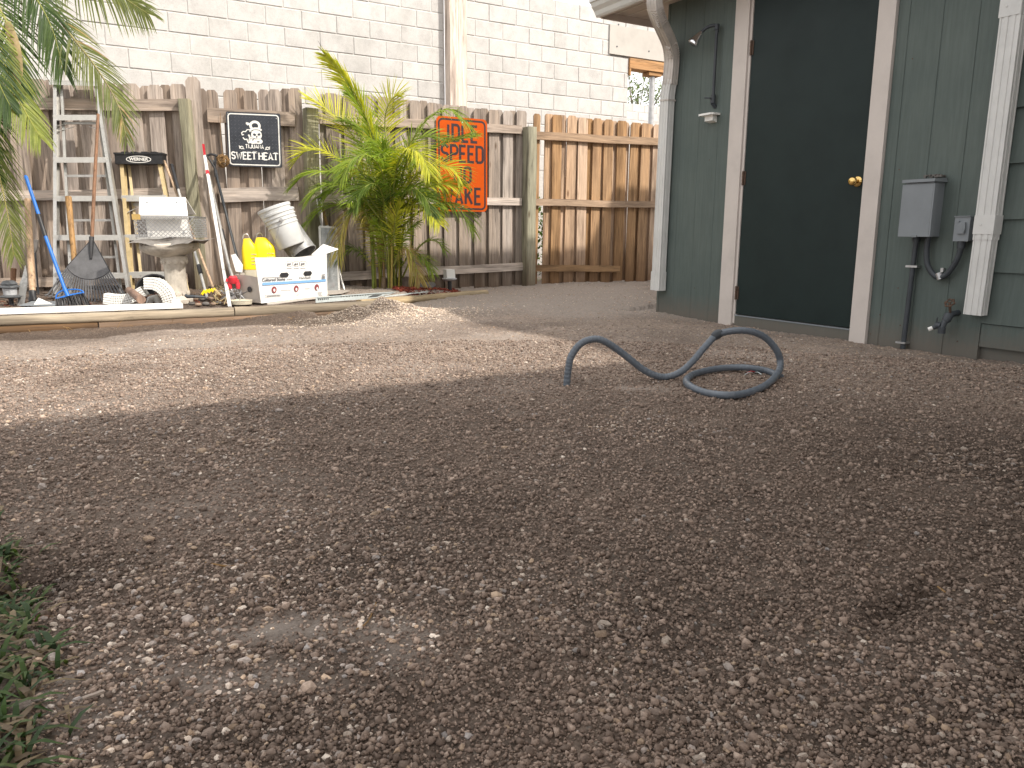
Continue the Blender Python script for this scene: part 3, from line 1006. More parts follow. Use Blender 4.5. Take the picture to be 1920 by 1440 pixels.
# fixtures on the wall
er = thing('electrical_box', hw(2.29, 0, .63), 'large grey metal electrical box right of the green door', 'electrical box')
mb = MB()
mb.prism([hw(2.21, 0, .635), hw(2.375, 0, .635), hw(2.375, .105, .635), hw(2.21, .105, .635)], ZUP * .30)
mb.build('case', M['box_grey'], er)
mb = MB()
mb.box(hw(2.292, .111, .780), (.176, .010, .292), (UH, NW, ZUP))
mb.box(hw(2.385, .101, .780), (.008, .030, .292), (UH, NW, ZUP))
mb.box(hw(2.2, .101, .780), (.008, .030, .292), (UH, NW, ZUP))
mb.build('door', M['box_grey'], er)
mb = MB()
mb.prism([hw(2.196, .0, .937), hw(2.196, .125, .937), hw(2.196, .125, .954), hw(2.196, .01, .962)], UH * -.194)
mb.build('rain_hood', M['box_grey'], er)
mb = MB()
mb.box(hw(2.3, .118, .637), (.03, .012, .012), (UH, NW, ZUP))
mb.build('latch', M['box_grey'], er)
mb = MB()
random.seed(5)
for k in range(26):
    mb.box(hw(2.32 + random.uniform(-.055, .055), random.uniform(.012, .05), .966 + random.uniform(0, .012)), (random.uniform(.008, .02),) * 2 + (random.uniform(.006, .012),), (UH, NW, ZUP))
tag(mb.build('leaf_litter', M['stone_dark']), 'small heap of dark dead leaves on top of the electrical box', 'leaf litter')
cr = thing('conduit_pipe', hw(2.245, 0, 0), 'dark grey ribbed conduit running from the electrical box down into soil', 'conduit')
p0, p1 = hw(2.262, .035, .635), hw(2.246, .032, -.03)
mb = MB(); mb.tube([p0, hw(2.256, .032, .47), p1], .0145, 10); mb.build('pipe', M['conduit_dark'], cr, smooth=40)
mb = MB(); mb.box(hw(2.256, .03, .462), (.07, .04, .012), (UH, NW, ZUP)); mb.build('strap', M['steel'], cr)
mb = MB(); mb.lathe([(.022, 0), (.022, .02), (.017, .03)], hw(2.262, .035, .604), 12); mb.build('fitting', M['conduit_dark'], cr, smooth=40)
mb = MB(); mb.box(hw(2.24, .03, .008), (.06, .05, .010), (UH, NW, ZUP)); mb.build('strap', M['steel'], cr)
cr2 = thing('conduit_loop', hw(2.42, 0, .4), 'dark flexible conduit looping from the electrical box to the small outlet box', 'conduit')
pts = [hw(2.335, .04, .635), hw(2.334, .04, .55), hw(2.35, .038, .47), hw(2.40, .034, .412), hw(2.455, .034, .418), hw(2.505, .036, .49), hw(2.527, .038, .56), hw(2.529, .038, .612)]
mb = MB(); mb.tube(spline(pts, 34), .0155, 10); mb.build('pipe', M['conduit_dark'], cr2, smooth=40)
mb = MB(); mb.tube([hw(2.415, .03, .43), hw(2.43, .03, .395)], .021, 12); mb.box(hw(2.425, .012, .445), (.016, .02, .03), (UH, NW, ZUP)); mb.build('strap', M['steel'], cr2, smooth=40)
mb = MB(); mb.tube([hw(2.5285, .038, .572), hw(2.529, .038, .613)], .021, 12); mb.build('fitting', M['conduit_dark'], cr2, smooth=40)
ob = thing('outlet_box', hw(2.53, 0, .61), 'small grey weatherproof outlet box beside the white downspout', 'outlet')
mb = MB(); mb.box(hw(2.535, .029, .677), (.076, .058, .126), (UH, NW, ZUP)); mb.build('case', M['box_grey'], ob)
mb = MB(); mb.box(hw(2.534, .0605, .677), (.084, .005, .132), (UH, NW, ZUP)); mb.box(hw(2.534, .045, .746), (.088, .05, .004), (UH, NW, ZUP)); mb.build('cover_plate', M['box_grey'], ob)
mb = MB(); mb.box(hw(2.535, .068, .683), (.042, .010, .062), (UH, NW, ZUP)); mb.box(hw(2.515, .068, .716), (.014, .010, .012), (UH, NW, ZUP)); mb.tube([hw(2.552, .074, .655), hw(2.560, .080, .68), hw(2.552, .074, .71)], .0035, 6); mb.build('flap', M['box_grey'], ob)
sp = thing('hose_spigot', hw(2.50, 0, .17), 'dark bronze garden hose spigot low on the green wall', 'spigot')
c0 = hw(2.535, .0, .215)
mb = MB()
mb.tube([c0, hw(2.525, .045, .205), hw(2.512, .085, .165), hw(2.507, .095, .125)], [.016, .018, .017, .015], 10)
mb.lathe([(.02, 0), (.02, .03), (.016, .034)], hw(2.507, .095, .098), 12)
mb.lathe([(.012, -.03), (.024, -.02), (.024, .015), (.014, .03)], hw(2.517, .07, .185), 12, NW * .6 - ZUP * .8)
mb.lathe([(.018, -.016), (.022, 0), (.018, .016)], hw(2.485, .095, .14), 10, UH)
mb.build('body', M['conduit_dark'], sp, smooth=40)
mb = MB()
ax = (NW * .8 + ZUP * .6).normalized()
hc2 = hw(2.52, .07, .27)
mb.tube([hw(2.522, .055, .205), hc2], .007, 8)
xx = ax.cross(ZUP).normalized(); yy = ax.cross(xx)
ring = [hc2 + (xx * math.cos(a) + yy * math.sin(a)) * (.024 + .003 * math.cos(6 * a)) for a in [k * math.pi / 15 for k in range(31)]]
mb.tube(ring, .005, 6)
for k in range(3):
    a = k * 2.094
    mb.tube([hc2, hc2 + (xx * math.cos(a) + yy * math.sin(a)) * .024], .004, 5)
mb.build('hand_wheel', M['hinge'], sp, smooth=40)
mb = MB()
mb.tube([hw(2.50, .085, .15), hw(2.462, .11, .125)], [.012, .013], 10)
mb.tube([hw(2.475, .1, .145), hw(2.476, .1, .185)], .004, 6)
mb.build('side_valve', M['conduit_dark'], sp, smooth=40)
mb = MB(); mb.tube([hw(2.466, .108, .128), hw(2.444, .122, .115)], .0115, 10); mb.build('outlet_cap', M['white_plastic'], sp, smooth=40)

sh = thing('outdoor_shower', hw(.55, 0, 1.6), 'outdoor shower pipe with chrome head fixed to the green wall', 'shower')
mb = MB()
a, b = hw(.562, .035, 2.125), hw(.547, .03, 1.66)
mb.tube([hw(.558, .04, 2.13), b], .0115, 10)
mb.tube(round_path([hw(.562, .036, 2.09), hw(.562, .045, 2.145), hw(.50, .085, 2.135), hw(.475, .115, 2.10)], .03, 5), .012, 10)
mb.lathe([(.018, -.02), (.018, .02)], hw(.56, .042, 2.128), 10)
mb.build('pipe', M['conduit_dark'], sh, smooth=40)
ax = (NW * .45 + UH * .35 - ZUP * .82).normalized()
mb = MB()
mb.lathe([(.014, -.005), (.018, .012), (.021, .024), (.036, .066), (.043, .082), (.043, .096), (.036, .098), (0, .096)], hw(.474, .116, 2.098), 20, ax)
mb.build('shower_head', M['chrome'], sh, smooth=40)
mb = MB()
mb.tube([b, hw(.545, .03, 1.60)], .019, 10)
mb.tube([hw(.545, .03, 1.625), hw(.545, .065, 1.635), hw(.505, .075, 1.64)], .006, 8)
mb.tube([hw(.545, .03, 1.60), hw(.545, .0, 1.575)], .016, 10)
mb.build('valve', M['conduit_dark'], sh, smooth=40)
so = thing('soap_dish', hw(.5, 0, 1.5), 'small white soap dish on the green wall below the shower', 'soap dish')
mb = MB()
mb.prism([hw(.45, .0, 1.513), hw(.45, .07, 1.513), hw(.465, .09, 1.513), hw(.585, .09, 1.513), hw(.60, .07, 1.513), hw(.60, .0, 1.513)], ZUP * .014)
mb.build('tray', M['white_plastic'], so)
mb = MB()
mb.prism([hw(.495, .0, 1.465), hw(.49, .05, 1.475), hw(.572, .05, 1.475), hw(.567, .0, 1.465)], ZUP * .044)
mb.build('bracket', M['white_plastic'], so)

# ------------------------------------------------------------------ fences
FBM = lambda P, u, n: frame(Vector((P.x, P.y, 0)), u, -n)   # local x along fence, y away from the yard
def board_mesh(w, h, th, ear=.022, bow=0.0):
    mb = MB()
    mb.prism([Vector((-w / 2, 0, 0)), Vector((w / 2, 0, 0)), Vector((w / 2 + bow, 0, h - ear * 1.25)), Vector((w / 2 - ear + bow, 0, h)), Vector((-w / 2 + ear + bow, 0, h)), Vector((-w / 2 + bow, 0, h - ear * 1.25))], Vector((0, th, 0)))
    return mb
def fence_boards(root, FM, s0, s1, ztop, zbot, pitch, wf, wb, mat, seed, skip=None, jit=.012):
    rnd = random.Random(seed)
    s = s0
    while s < s1:
        for layer, off, w in ((0, 0, wf), (1, pitch / 2, wb)):
            c = s + off + rnd.uniform(-.006, .006)
            if c < s0 + .01 or c > s1 + .01: continue
            if skip and skip(c): continue
            zt, zb = ztop(c) + rnd.uniform(-jit, jit * .5), zbot(c) + rnd.uniform(-.03, .02)
            mb = board_mesh(w + rnd.uniform(-.008, .008), zt - zb, .016, rnd.uniform(.016, .028), rnd.uniform(-.008, .008))
            lm = FM @ Matrix.Translation((c, .002 + layer * .034 + rnd.uniform(-.002, .003), zb)) @ Matrix.Rotation(rnd.uniform(-.006, .006), 4, 'Y') @ Matrix.Rotation(rnd.uniform(-.03, .03), 4, 'Z')
            mb.build('board', mat, root, M=lm)
        s += pitch
def fence_rail(root, FM, s0, s1, z0, z1, h, mat, y=-.020, th=.036, sag=0.0):
    n = max(2, int((s1 - s0) / .5))
    mb = MB()
    L = s1 - s0
    pts = [Vector((L * k / n, 0, (z1 - z0) * k / n - sag * math.sin(math.pi * k / n) + .004 * math.sin(k * 2.1 + s0))) for k in range(n + 1)]
    mb.sweep([(-th / 2, -h / 2), (th / 2, -h / 2), (th / 2, h / 2), (-th / 2, h / 2)], pts)
    return mb.build('rail', mat, root, M=FM @ Matrix.Translation((s0, y, z0)))
def fence_post(root, FM, s, z0, z1, w, mat, y=-.055, tilt=0.0, d=None):
    mb = MB()
    d = d or w
    e = .008
    prof = [(-w / 2 + e, -d / 2), (w / 2 - e, -d / 2), (w / 2, -d / 2 + e), (w / 2, d / 2), (-w / 2, d / 2), (-w / 2, -d / 2 + e)]
    n = 6
    mb.sweep([(-a, b) for a, b in prof], [Vector((.004 * math.sin(k * 1.7 + s), 0, (z1 - z0) * k / n)) for k in range(n + 1)], up=Vector((0, 1, 0)))
    return mb.build('post', mat, root, M=FM @ Matrix.Translation((s, y, z0)) @ Matrix.Rotation(tilt, 4, 'Y'))
def sA(px, py=300, off=0.0):
    P = onpl(px, py, PA + NA * off, NA)
    return (P - PA).dot(UA), P.z
def sB(px, py=300, off=0.0):
    P = onpl(px, py, PF + NF * off, NF)
    q = Vector((PF.x, PF.y, 0))
    return (P - q).dot(UF), P.z

FA = FBM(PA, UA, NA)
FB = FBM(PF, UF, NF)
fa = thing('wooden_fence', PA + UA * -3.0, 'old grey board fence standing behind the ladders at the left', 'fence', 'wooden fences along the yard')
s_post, _ = sA(364, 300)
fence_boards(fa, FA, sA(-330)[0], s_post - .02, lambda s: 1.955 + .01 * math.sin(s * 5), lambda s: .10, .198, .138, .10, M['grey_wood'], 3)
for (pa, pb, h) in (((-330, 192), (352, 197), .10), ((-330, 374), (352, 361), .088), ((-330, 540), (352, 522), .088)):
    a, b = sA(pa[0], pa[1], .03), sA(pb[0], pb[1], .03)
    fence_rail(fa, FA, a[0], b[0], a[1], b[1], h, M['grey_rail'])
fence_post(fa, FA, s_post, .02, sA(362, 186, .08)[1], .098, M['post_wood'], tilt=-.02)
# tall cap board above the post
mb = board_mesh(.13, 1.9, .018, .03)
mb.build('board', M['grey_wood'], fa, M=FA @ Matrix.Translation((s_post + .035, -.004, .12)))

gt = thing('wooden_gate', PA + UA * -.4, 'grey board gate with two short rails behind the black square sign', 'gate')
gx0, gx1 = sA(383)[0], sA(568)[0]
xs = [389, 409, 432, 455, 477, 500, 520, 541, 559]
for k, px in enumerate(xs):
    s, _ = sA(px)
    if k == 2: s += .012
    zt = 1.935 + random.uniform(-.03, .012) + (.02 if k > 6 else 0)
    mb = board_mesh(.108 if k % 2 else .118, zt - .13, .016, .024, random.uniform(-.006, .006))
    tl = -.032 if k in (0, 1) else (.018 if k == 2 else random.uniform(-.006, .006))
    mb.build('board', M['grey_wood'], gt, M=FA @ Matrix.Translation((s + tl * -1.0, .003 + .030 * (k % 2), .13)) @ Matrix.Rotation(tl, 4, 'Y'))
for (pa, pb, h) in (((389, 215), (553, 224), .125), ((412, 366), (560, 363), .128)):
    a, b = sA(pa[0], pa[1], .03), sA(pb[0], pb[1], .03)
    fence_rail(gt, FA, a[0], b[0], a[1], b[1], h, M['grey_rail'])

fb = thing('wooden_fence', PF + UF * -1.2, 'weathered grey board fence behind the palm and the orange sign', 'fence', 'wooden fences along the yard')
s0, s1 = sB(590)[0], sB(980)[0]
def ztB(s): return 1.945 + .012 * math.sin(s * 3.1)
fence_boards(fb, FB, s0 + .02, s1 + .03, ztB, lambda s: .04, .176, .120, .105, M['grey_wood_b'], 8)
for (pa, pb, h) in (((590, 222), (978, 243), .085), ((590, 372), (978, 378), .08), ((590, 521), (985, 499), .085)):
    a, b = sB(pa[0], pa[1], .03), sB(pb[0], pb[1], .03)
    fence_rail(fb, FB, a[0], b[0], a[1], b[1], h, M['grey_rail'])
fence_post(fb, FB, sB(581, 300, .05)[0], .02, sB(580, 203, .08)[1], .12, M['post_wood'], y=-.06, tilt=.012)
fence_post(fb, FB, sB(991, 300, .05)[0], -.05, sB(990, 238, .08)[1], .115, M['post_wood'], y=-.075)

fc = thing('wooden_fence', PF + UF * .9, 'newer tan board fence between the weathered post and the house corner', 'fence', 'wooden fences along the yard')
s0, s1 = sB(1003)[0], sB(1246)[0] + 2.2
gap0, gap1 = sB(1011, 420)[0], sB(1018, 420)[0]
fence_boards(fc, FB, s0 + .115, s1, lambda s: 1.945 - .004 * s, lambda s: .03 if s < .75 else .05, .183, .128, .112, M['tan_wood'], 15, skip=None, jit=.008)
mb = board_mesh(.085, 1.87, .016, .018); mb.build('board', M['tan_wood'], fc, M=FB @ Matrix.Translation((s0 + .005, .004, .06)) @ Matrix.Rotation(.012, 4, 'Y'))
for (pa, pb, h) in (((1002, 254), (1240, 266), .085), ((1002, 379), (1240, 384), .075), ((1002, 503), (1162, 504), .075)):
    a, b = sB(pa[0], pa[1], .03), sB(pb[0], pb[1], .03)
    ext = 2.2 if pb[0] > 1200 else 0
    fence_rail(fc, FB, a[0], b[0] + ext, a[1], b[1] + (b[1] - a[1]) / (b[0] - a[0]) * ext, h, M['tan_rail'])

# ------------------------------------------------------------------ block wall beyond the fence
WK = 1.8
PW = PF - NF * WK
WM = FBM(PW, UF, NF)
def sW(px, py, off=0.0):
    P = onpl(px, py, PW + NF * off, NF)
    q = Vector((PW.x, PW.y, 0))
    return (P - q).dot(UF), P.z
wall = thing('block_wall', PW, 'unpainted pale concrete block wall of the building going up behind the fence', 'wall')
bw, bh = .4064, .2032
zj = sW(866, 127.5)[1]                                 # a known bed joint
s_pil0, s_pil1 = sW(834, 120)[0], sW(866, 120)[0]
s_end = sW(1178, 150)[0]
s_plyl, z_plyb = sW(1145, 112)
z_hdrt = sW(1215, 113)[1]
block_me = {}
def block_mesh(w):
    key = round(w, 2)
    if key not in block_me:
        mb = MB()
        e = .006
        w2, h2 = w / 2 - .005, bh / 2 - .005
        i = mb.add([(-w2, .02, -h2), (w2, .02, -h2), (w2, .02, h2), (-w2, .02, h2), (-w2, e, -h2), (w2, e, -h2), (w2, e, h2), (-w2, e, h2), (-w2 + e, 0, -h2 + e), (w2 - e, 0, -h2 + e), (w2 - e, 0, h2 - e), (-w2 + e, 0, h2 - e)])
        for k in range(4):
            n = (k + 1) % 4
            mb.f.append((k, n, n + 4, k + 4)); mb.f.append((k + 4, n + 4, n + 8, k + 8))
        mb.f.append((8, 9, 10, 11))
        block_me[key] = mb.mesh('block', M['block'])
    return block_me[key]
def lay(root, WMx, row, zc, a, b, phase):
    """one course of blocks between a and b"""
    x = a - ((a - phase) % bw)
    while x < b - .01:
        l, r = max(a, x), min(b, x + bw)
        if r - l > .06:
            w = r - l
            inst('block', block_mesh(w), root, WMx @ Matrix.Translation(((l + r) / 2, random.uniform(-.003, .003), zc)))
        x += bw
s_left = sW(-30, 60)[0]
row0 = int(math.floor((1.62 - zj) / bh))
phase0 = sW(891, 177)[0]
top_left, top_right = 8, 7
for r in range(row0, 6):
    zc = zj + (r + .5) * bh
    ph = phase0 + (bw / 2 if r % 2 else 0)
    if r < 4: lay(wall, WM, r, zc, s_left, s_pil0 - .012, ph)
    elif r < 6: lay(wall, WM, r, zc, s_left, s_pil0 - .012, ph)
    end = s_end if zc < z_plyb else s_plyl
    if r == 4: end = sW(1240, 20)[0]
    if r == 5: end = sW(1037, 20)[0]
    if r < 6: lay(wall, WM, r, zc, s_pil1 + .012, end, ph)
ztopw = zj + 6 * bh
mb = MB()
mb.box(((s_left + s_pil0) / 2, .098, (ztopw - .1) / 2), (s_pil0 - s_left, .18, ztopw - .02 + .1))
mb.box(((s_pil1 + sW(1037, 20)[0]) / 2, .098, (ztopw - .1) / 2), (sW(1037, 20)[0] - s_pil1, .18, ztopw - .02 + .1))
x0 = sW(1037, 20)[0]
mb.box(((x0 + s_plyl) / 2, .098, (zj + 5 * bh - .1) / 2), (s_plyl - x0, .18, zj + 5 * bh - .02 + .1))
zs_ = zj + 1 * bh
mb.box(((s_plyl + s_end) / 2, .098, (z_hdrt - .1) / 2), (s_end - s_plyl, .18, z_hdrt + .08))
mb.box(((s_plyl + s_plyl + 2.6) / 2 + .001, .11, (z_hdrt + zj + 5 * bh) / 2 - .01), (2.6, .18, zj + 5 * bh - z_hdrt - .02))
mb.build('wall_core', M['mortar'], wall, M=WM)
mb = MB()
pw = (s_pil1 - s_pil0)
for k in range(2):
    mb.box((s_pil0 + pw * (k + .5) / 2, -.075, 2.0), (pw / 2 - .004, .15, 4.4))
mb.build('form_boards', M['form_wood'], wall, M=WM)
mb = MB()
a, b = sW(1143, 112, .03), sW(1143, 42, .03)
mb.box(((a[0] + a[0] + 2.2) / 2, -.012, (z_hdrt + zj + 4 * bh) / 2 + .01), (2.2, .020, zj + 4 * bh - z_hdrt - .0))
mb.build('plywood_panel', M['ply'], wall, M=WM)
mb = MB()
for px, py in ((1160, 46), (1157, 87), (1217, 96)):
    mb = MB()
    s, zz = sW(px, py, .025)
    mb.lathe([(.012, 0), (.012, .004), (0, .006)], Vector((s, -.022, zz)), 8, Vector((0, -1, 0)))
    mb.build('panel_tie', M['conduit_dark'], wall, M=WM)
hb = sW(1200, 131)
mb = MB()
mb.box((s_end + 1.1, .07, (z_hdrt + hb[1]) / 2 - .004), (2.2, .2, z_hdrt - hb[1] - .01))
mb.box((s_end + .012, .07, hb[1] - .05), (.02, .2, .09))
mb.build('header_beam', M['header_wood'], wall, M=WM)
mb = MB()
s_, z_ = sW(1226, 140, -.05)
mb.box((s_ - .02, .07, hb[1] - .03), (.24, .16, .05))
mb.box((s_ + .27, -.03, hb[1] + .02), (.3, .01, .1))
mb.build('header_block', M['header_wood'], wall, M=WM)
mb = MB()
mb.tube([(sW(1222, 180, -.07)[0], .07, -.05), (sW(1222, 180, -.07)[0], .07, hb[1] - .055)], .042, 12)
tag(mb.build('shoring_post', M['steel'], M=WM, smooth=40), 'grey steel shoring post holding the header of the wall opening', 'post')

PW2 = PF - NF * 9.0
WM2 = FBM(PW2, UF, NF)
def sW2(px, py):
    P = onpl(px, py, PW2, NF)
    return (P - Vector((PW2.x, PW2.y, 0))).dot(UF), P.z
w2 = thing('block_wall', PW2, 'low far concrete block wall seen through the opening in the building', 'wall')
a0, ztop2 = sW2(1186, 194)
a1, _ = sW2(1262, 194)
for r in range(5):
    lay(w2, WM2, r, ztop2 - (r + .5) * bh, a0 - 2.0, a1 + 1.2, a0 + (bw / 2 if r % 2 else 0))
mb = MB(); mb.box(((a0 + a1) / 2, .098, ztop2 / 2 - .06), (a1 - a0 + 7, .18, ztop2 + .1)); mb.build('wall_core', M['mortar'], w2, M=WM2)
# ------------------------------------------------------------------ planting bed edging
LB = Vector((L0.x, L0.y, 0))
def timber(name, a, b, r, mat, label, group, seed=0, squash=.95):
    """rounded landscape timber with flattened sides"""
    rnd = random.Random(seed)
    a, b = Vector(a), Vector(b)
    L = (b - a).length
    u = (b - a).normalized()
    n = max(4, int(L / .15))
    prof = []
    for k in range(14):
        t = 2 * math.pi * k / 14
        c, s = math.cos(t), math.sin(t)
        prof.append((math.copysign(abs(c) ** .75, c) * r, math.copysign(abs(s) ** .8, s) * r * squash))
    mb = MB()
    pts = [Vector((L * k / n, rnd.uniform(-.004, .004), rnd.uniform(-.003, .003))) for k in range(n + 1)]
    mb.sweep(prof, pts, scale=[1 + rnd.uniform(-.035, .035) for _ in pts])
    y = ZUP.cross(u).normalized()
    o = mb.build(name, mat, M=frame(a, u, y, u.cross(y)), smooth=50)
    return tag(o, label, 'timber', group)
GT = 'landscape timbers edging the bed'
c_up = LB + UH * .06
timber('landscape_timber', c_up + UF * -2.2 + ZUP * .092, c_up + UF * 1.437 + ZUP * .060, .036, M['log_wood'], 'long pale rounded timber under the white board, upper of its stack', GT, 1)
timber('landscape_timber', c_up + UF * 1.447 + UH * .004 + ZUP * .060, c_up + UF * 2.55 + UH * .0 + ZUP * .066, .038, M['log_wood'], 'pale rounded timber in front of the white box, running into the gravel pile', GT, 2)
timber('landscape_timber', c_up + UF * -2.2 + UH * -.012 + ZUP * .016, c_up + UF * .55 + UH * -.004 + ZUP * .002, .038, M['log_dark'], 'dark moist timber half sunk in the soil under the white board', GT, 3)
timber('landscape_timber', c_up + UF * .56 + UH * .0 + ZUP * .002, c_up + UF * 2.9 + UH * .0 + ZUP * .0, .038, M['log_dark'], 'reddish dark timber half sunk in the soil, right-hand one of the lower row', GT, 4)
timber('landscape_timber', Vector((A3.x, A3.y, .066)) - d3 * .1, Vector((B3.x, B3.y, .045)), .044, M['log_wood'], 'single pale timber beside the red mulch, tapering out towards the fence', GT, 5, .85)
mb = MB()
a, b = c_up + UH * .03 + UF * -2.3 + ZUP * .148, c_up + UH * .03 + UF * 1.10 + ZUP * .119
mb.beam(a, b, .03, .032)
mb.beam(a + UH * .045 + ZUP * .01, b + UH * .045 + ZUP * .01, .055, .016)
tag(mb.build('trim_board', M['white_paint']), 'long white trim board lying along the top of the timber edging', 'board')
mb = MB()
random.seed(3)
for k in range(26):                                    # curled wood strips and roots
    p = c_up - UH * random.uniform(.06, .2) + UF * (random.uniform(-1.0, 2.2)) + ZUP * random.uniform(.0, .01)
    p.z = float(height(p.x, p.y)) + .006
    d = Vector((random.uniform(-1, 1), random.uniform(-1, 1), random.uniform(-.1, .6))).normalized() * random.uniform(.02, .06)
    mb.tube([p, p + d * .5 + ZUP * .008, p + d], .0015, 4)
tag(mb.build('root_bits', M['twig']), 'thin dry roots and straw at the foot of the timber edging', kind='stuff')

BZ = .095
def bd(px, py, z=BZ): return onz(px, py, z)            # point on the bed
def pA(px, py, off=.07): return onpl(px, py, PA + NA * off, NA)
def pB(px, py, off=.07): return onpl(px, py, PF + NF * off, NF)
def vat(px, py, P, n=None):                            # on a vertical plane facing the yard through P
    return onpl(px, py, P, n or Vector((.15, -1, 0)).normalized())

# ---- aluminium stepladder
bl, br = bd(103, 552), bd(246, 552)
tl, tr = pA(103, 156, .10), pA(183, 156, .10)
ld = thing('stepladder', (bl + br) / 2, 'tall weathered aluminium stepladder leaning on the grey fence behind the rake', 'ladder')
def rail_frame(o, bl, br, tl, tr, w, d, mat, nm='rail'):
    for a, b in ((bl, tl), (br, tr)):
        mb = MB()
        t = (b - a).normalized()
        nrm = UA.cross(t)
        side = 1 if a is br else -1
        # channel section
        mb.beam(a, b, .004, d, nrm)
        for sgn in (-1, 1):
            mb.beam(a + nrm * sgn * (d / 2 - .002) - UA * side * w / 2, b + nrm * sgn * (d / 2 - .002) - UA * side * w / 2, w, .003, nrm)
        for k in range(6):
            p = a.lerp(b, .08 + k * .165)
            mb.lathe([(.005, 0), (.005, .003), (0, .004)], p - nrm * (-d / 2) * -1 - UA * side * w / 2 if False else p + nrm * (-d / 2 - .001) - UA * side * w / 2, 6, -nrm)
        mb.build(nm, mat, o)
rail_frame(ld, bl, br, tl, tr, .026, .065, M['alu'])
nrm = UA.cross((tl - bl).normalized())
def at_y(a, b, py):                                     # parameter along a rail where it is seen at photo height py
    lo, hi = 0.0, 1.0
    for _ in range(30):
        m = (lo + hi) / 2
        p = a.lerp(b, m)
        q = RC.transposed() @ (p - CAM)
        y = CY - F_PX * q.y / -q.z
        if y > py: lo = m
        else: hi = m
    return (lo + hi) / 2
for y in (217, 296, 368, 441, 512):
    k = at_y(bl, tl, y)
    a, b = bl.lerp(tl, k), br.lerp(tr, k)
    mb = MB()
    mb.beam(a + UA * .004 - ZUP * .0, b - UA * .004, .078, .004)
    mb.beam(a + UA * .004 - ZUP * .022 + Vector((0, -.038, 0)), b - UA * .004 - ZUP * .022 + Vector((0, -.038, 0)), .004, .044)
    mb.beam(a + UA * .004 - ZUP * .012 + Vector((0, .038, 0)), b - UA * .004 - ZUP * .012 + Vector((0, .038, 0)), .004, .024)
    mb.build('step', M['alu_light'], ld)
mb = MB()
mb.box((tl + tr) / 2 + ZUP * .008, ((tr - tl).length + .05, .13, .012), (UA, -NA, ZUP))
mb.box((tl + tr) / 2 + ZUP * -.012 + NA * .062, ((tr - tl).length + .05, .004, .035), (UA, -NA, ZUP))
mb.build('top_cap', M['alu_light'], ld)
off = Vector((0, .09, 0))
rb = [bl.lerp(br, .14) + off, bl.lerp(br, .80) + off, tl.lerp(tr, .1) + off * .4, tl.lerp(tr, .9) + off * .4]
mb = MB()
mb.beam(rb[0], rb[2], .022, .03); mb.beam(rb[1], rb[3], .022, .03)
mb.build('rear_rail', M['alu'], ld)
for y in (231, 330, 413, 482):
    k = at_y(rb[0], rb[2], y)
    mb = MB()
    mb.beam(rb[0].lerp(rb[2], k), rb[1].lerp(rb[3], k), .03, .02)
    if y == 231:
        for i, j in ((0, 0), (1, 1)):
            e = (bl, br)[i].lerp((tl, tr)[i], at_y(bl, tl, 236))
            f = rb[0].lerp(rb[2], k).lerp(rb[1].lerp(rb[3], k), (.3, .7)[i])
            mb.beam(e, f, .016, .004)
            mb.beam(e - ZUP * .05, f - ZUP * .03, .016, .004)
    mb.build('rear_brace', M['alu'], ld)

# ---- yellow stepladder
bl, br = bd(245, 549), bd(352, 549)
tl, tr = vat(226, 306, bd(262, 535), None), None
P = (bl + br) / 2 + Vector((0, .36, 0))
tl, tr = vat(227, 306, P), vat(303, 306, P)
yl = thing('stepladder', (bl + br) / 2, 'yellow fibreglass stepladder with a black top behind the birdbath', 'ladder')
rail_frame(yl, bl, br, tl, tr, .030, .07, M['fibre_yellow'])
for y in (367, 440, 510):
    k = at_y(bl, tl, y)
    a, b = bl.lerp(tl, k), br.lerp(tr, k)
    mb = MB()
    mb.beam(a + UA * .004, b - UA * .004, .08, .004)
    mb.beam(a - ZUP * .026 + Vector((0, -.04, 0)), b - ZUP * .026 + Vector((0, -.04, 0)), .004, .05)
    for f in (.25, .5):
        p = a.lerp(b, f) - ZUP * .026 + Vector((0, -.0425, 0))
        mb.lathe([(.006, 0), (.006, .002), (0, .003)], p, 8, Vector((0, -1, 0)))
    mb.build('step', M['alu_light'], yl)
c = (tl + tr) / 2
X = (tr - tl).normalized(); Yv = ZUP.cross(X); wtop = (tr - tl).length + .055
mb = MB()
mb.box(c + ZUP * .03, (wtop, .14, .085), (X, Yv, ZUP))
mb.box(c + ZUP * .079, (wtop + .012, .155, .016), (X, Yv, ZUP))
for k in (-.3, -.1, .12, .32): mb.box(c + ZUP * .091 + X * wtop * k, (.05, .13, .010), (X, Yv, ZUP))
mb.build('top_cap', M['black_plastic'], yl)

def text(name, body, Mx, size, mat, parent, sx=1.0, fit=None, bold=0.0, depth=.0006, align='CENTER', space=1.0, shear=0):
    cu = bpy.data.curves.new(name, 'FONT')
    cu.body = body
    cu.size = size
    cu.align_x = align
    cu.align_y = 'CENTER'
    cu.offset = bold
    cu.extrude = depth
    cu.space_character = space
    cu.shear = shear
    cu.resolution_u = 3
    o = bpy.data.objects.new(name, cu)
    COL.objects.link(o)
    dg = bpy.context.evaluated_depsgraph_get()
    dg.update()
    me = bpy.data.meshes.new_from_object(o.evaluated_get(dg))
    bpy.data.objects.remove(o)
    bpy.data.curves.remove(cu)
    me.name = name
    if fit:
        xs_ = [v.co.x for v in me.vertices]
        sx = fit / (max(xs_) - min(xs_))
    me.materials.clear()
    me.materials.append(mat)
    return inst(name, me, parent, Mx @ Matrix.Diagonal((sx, 1, 1, 1)))
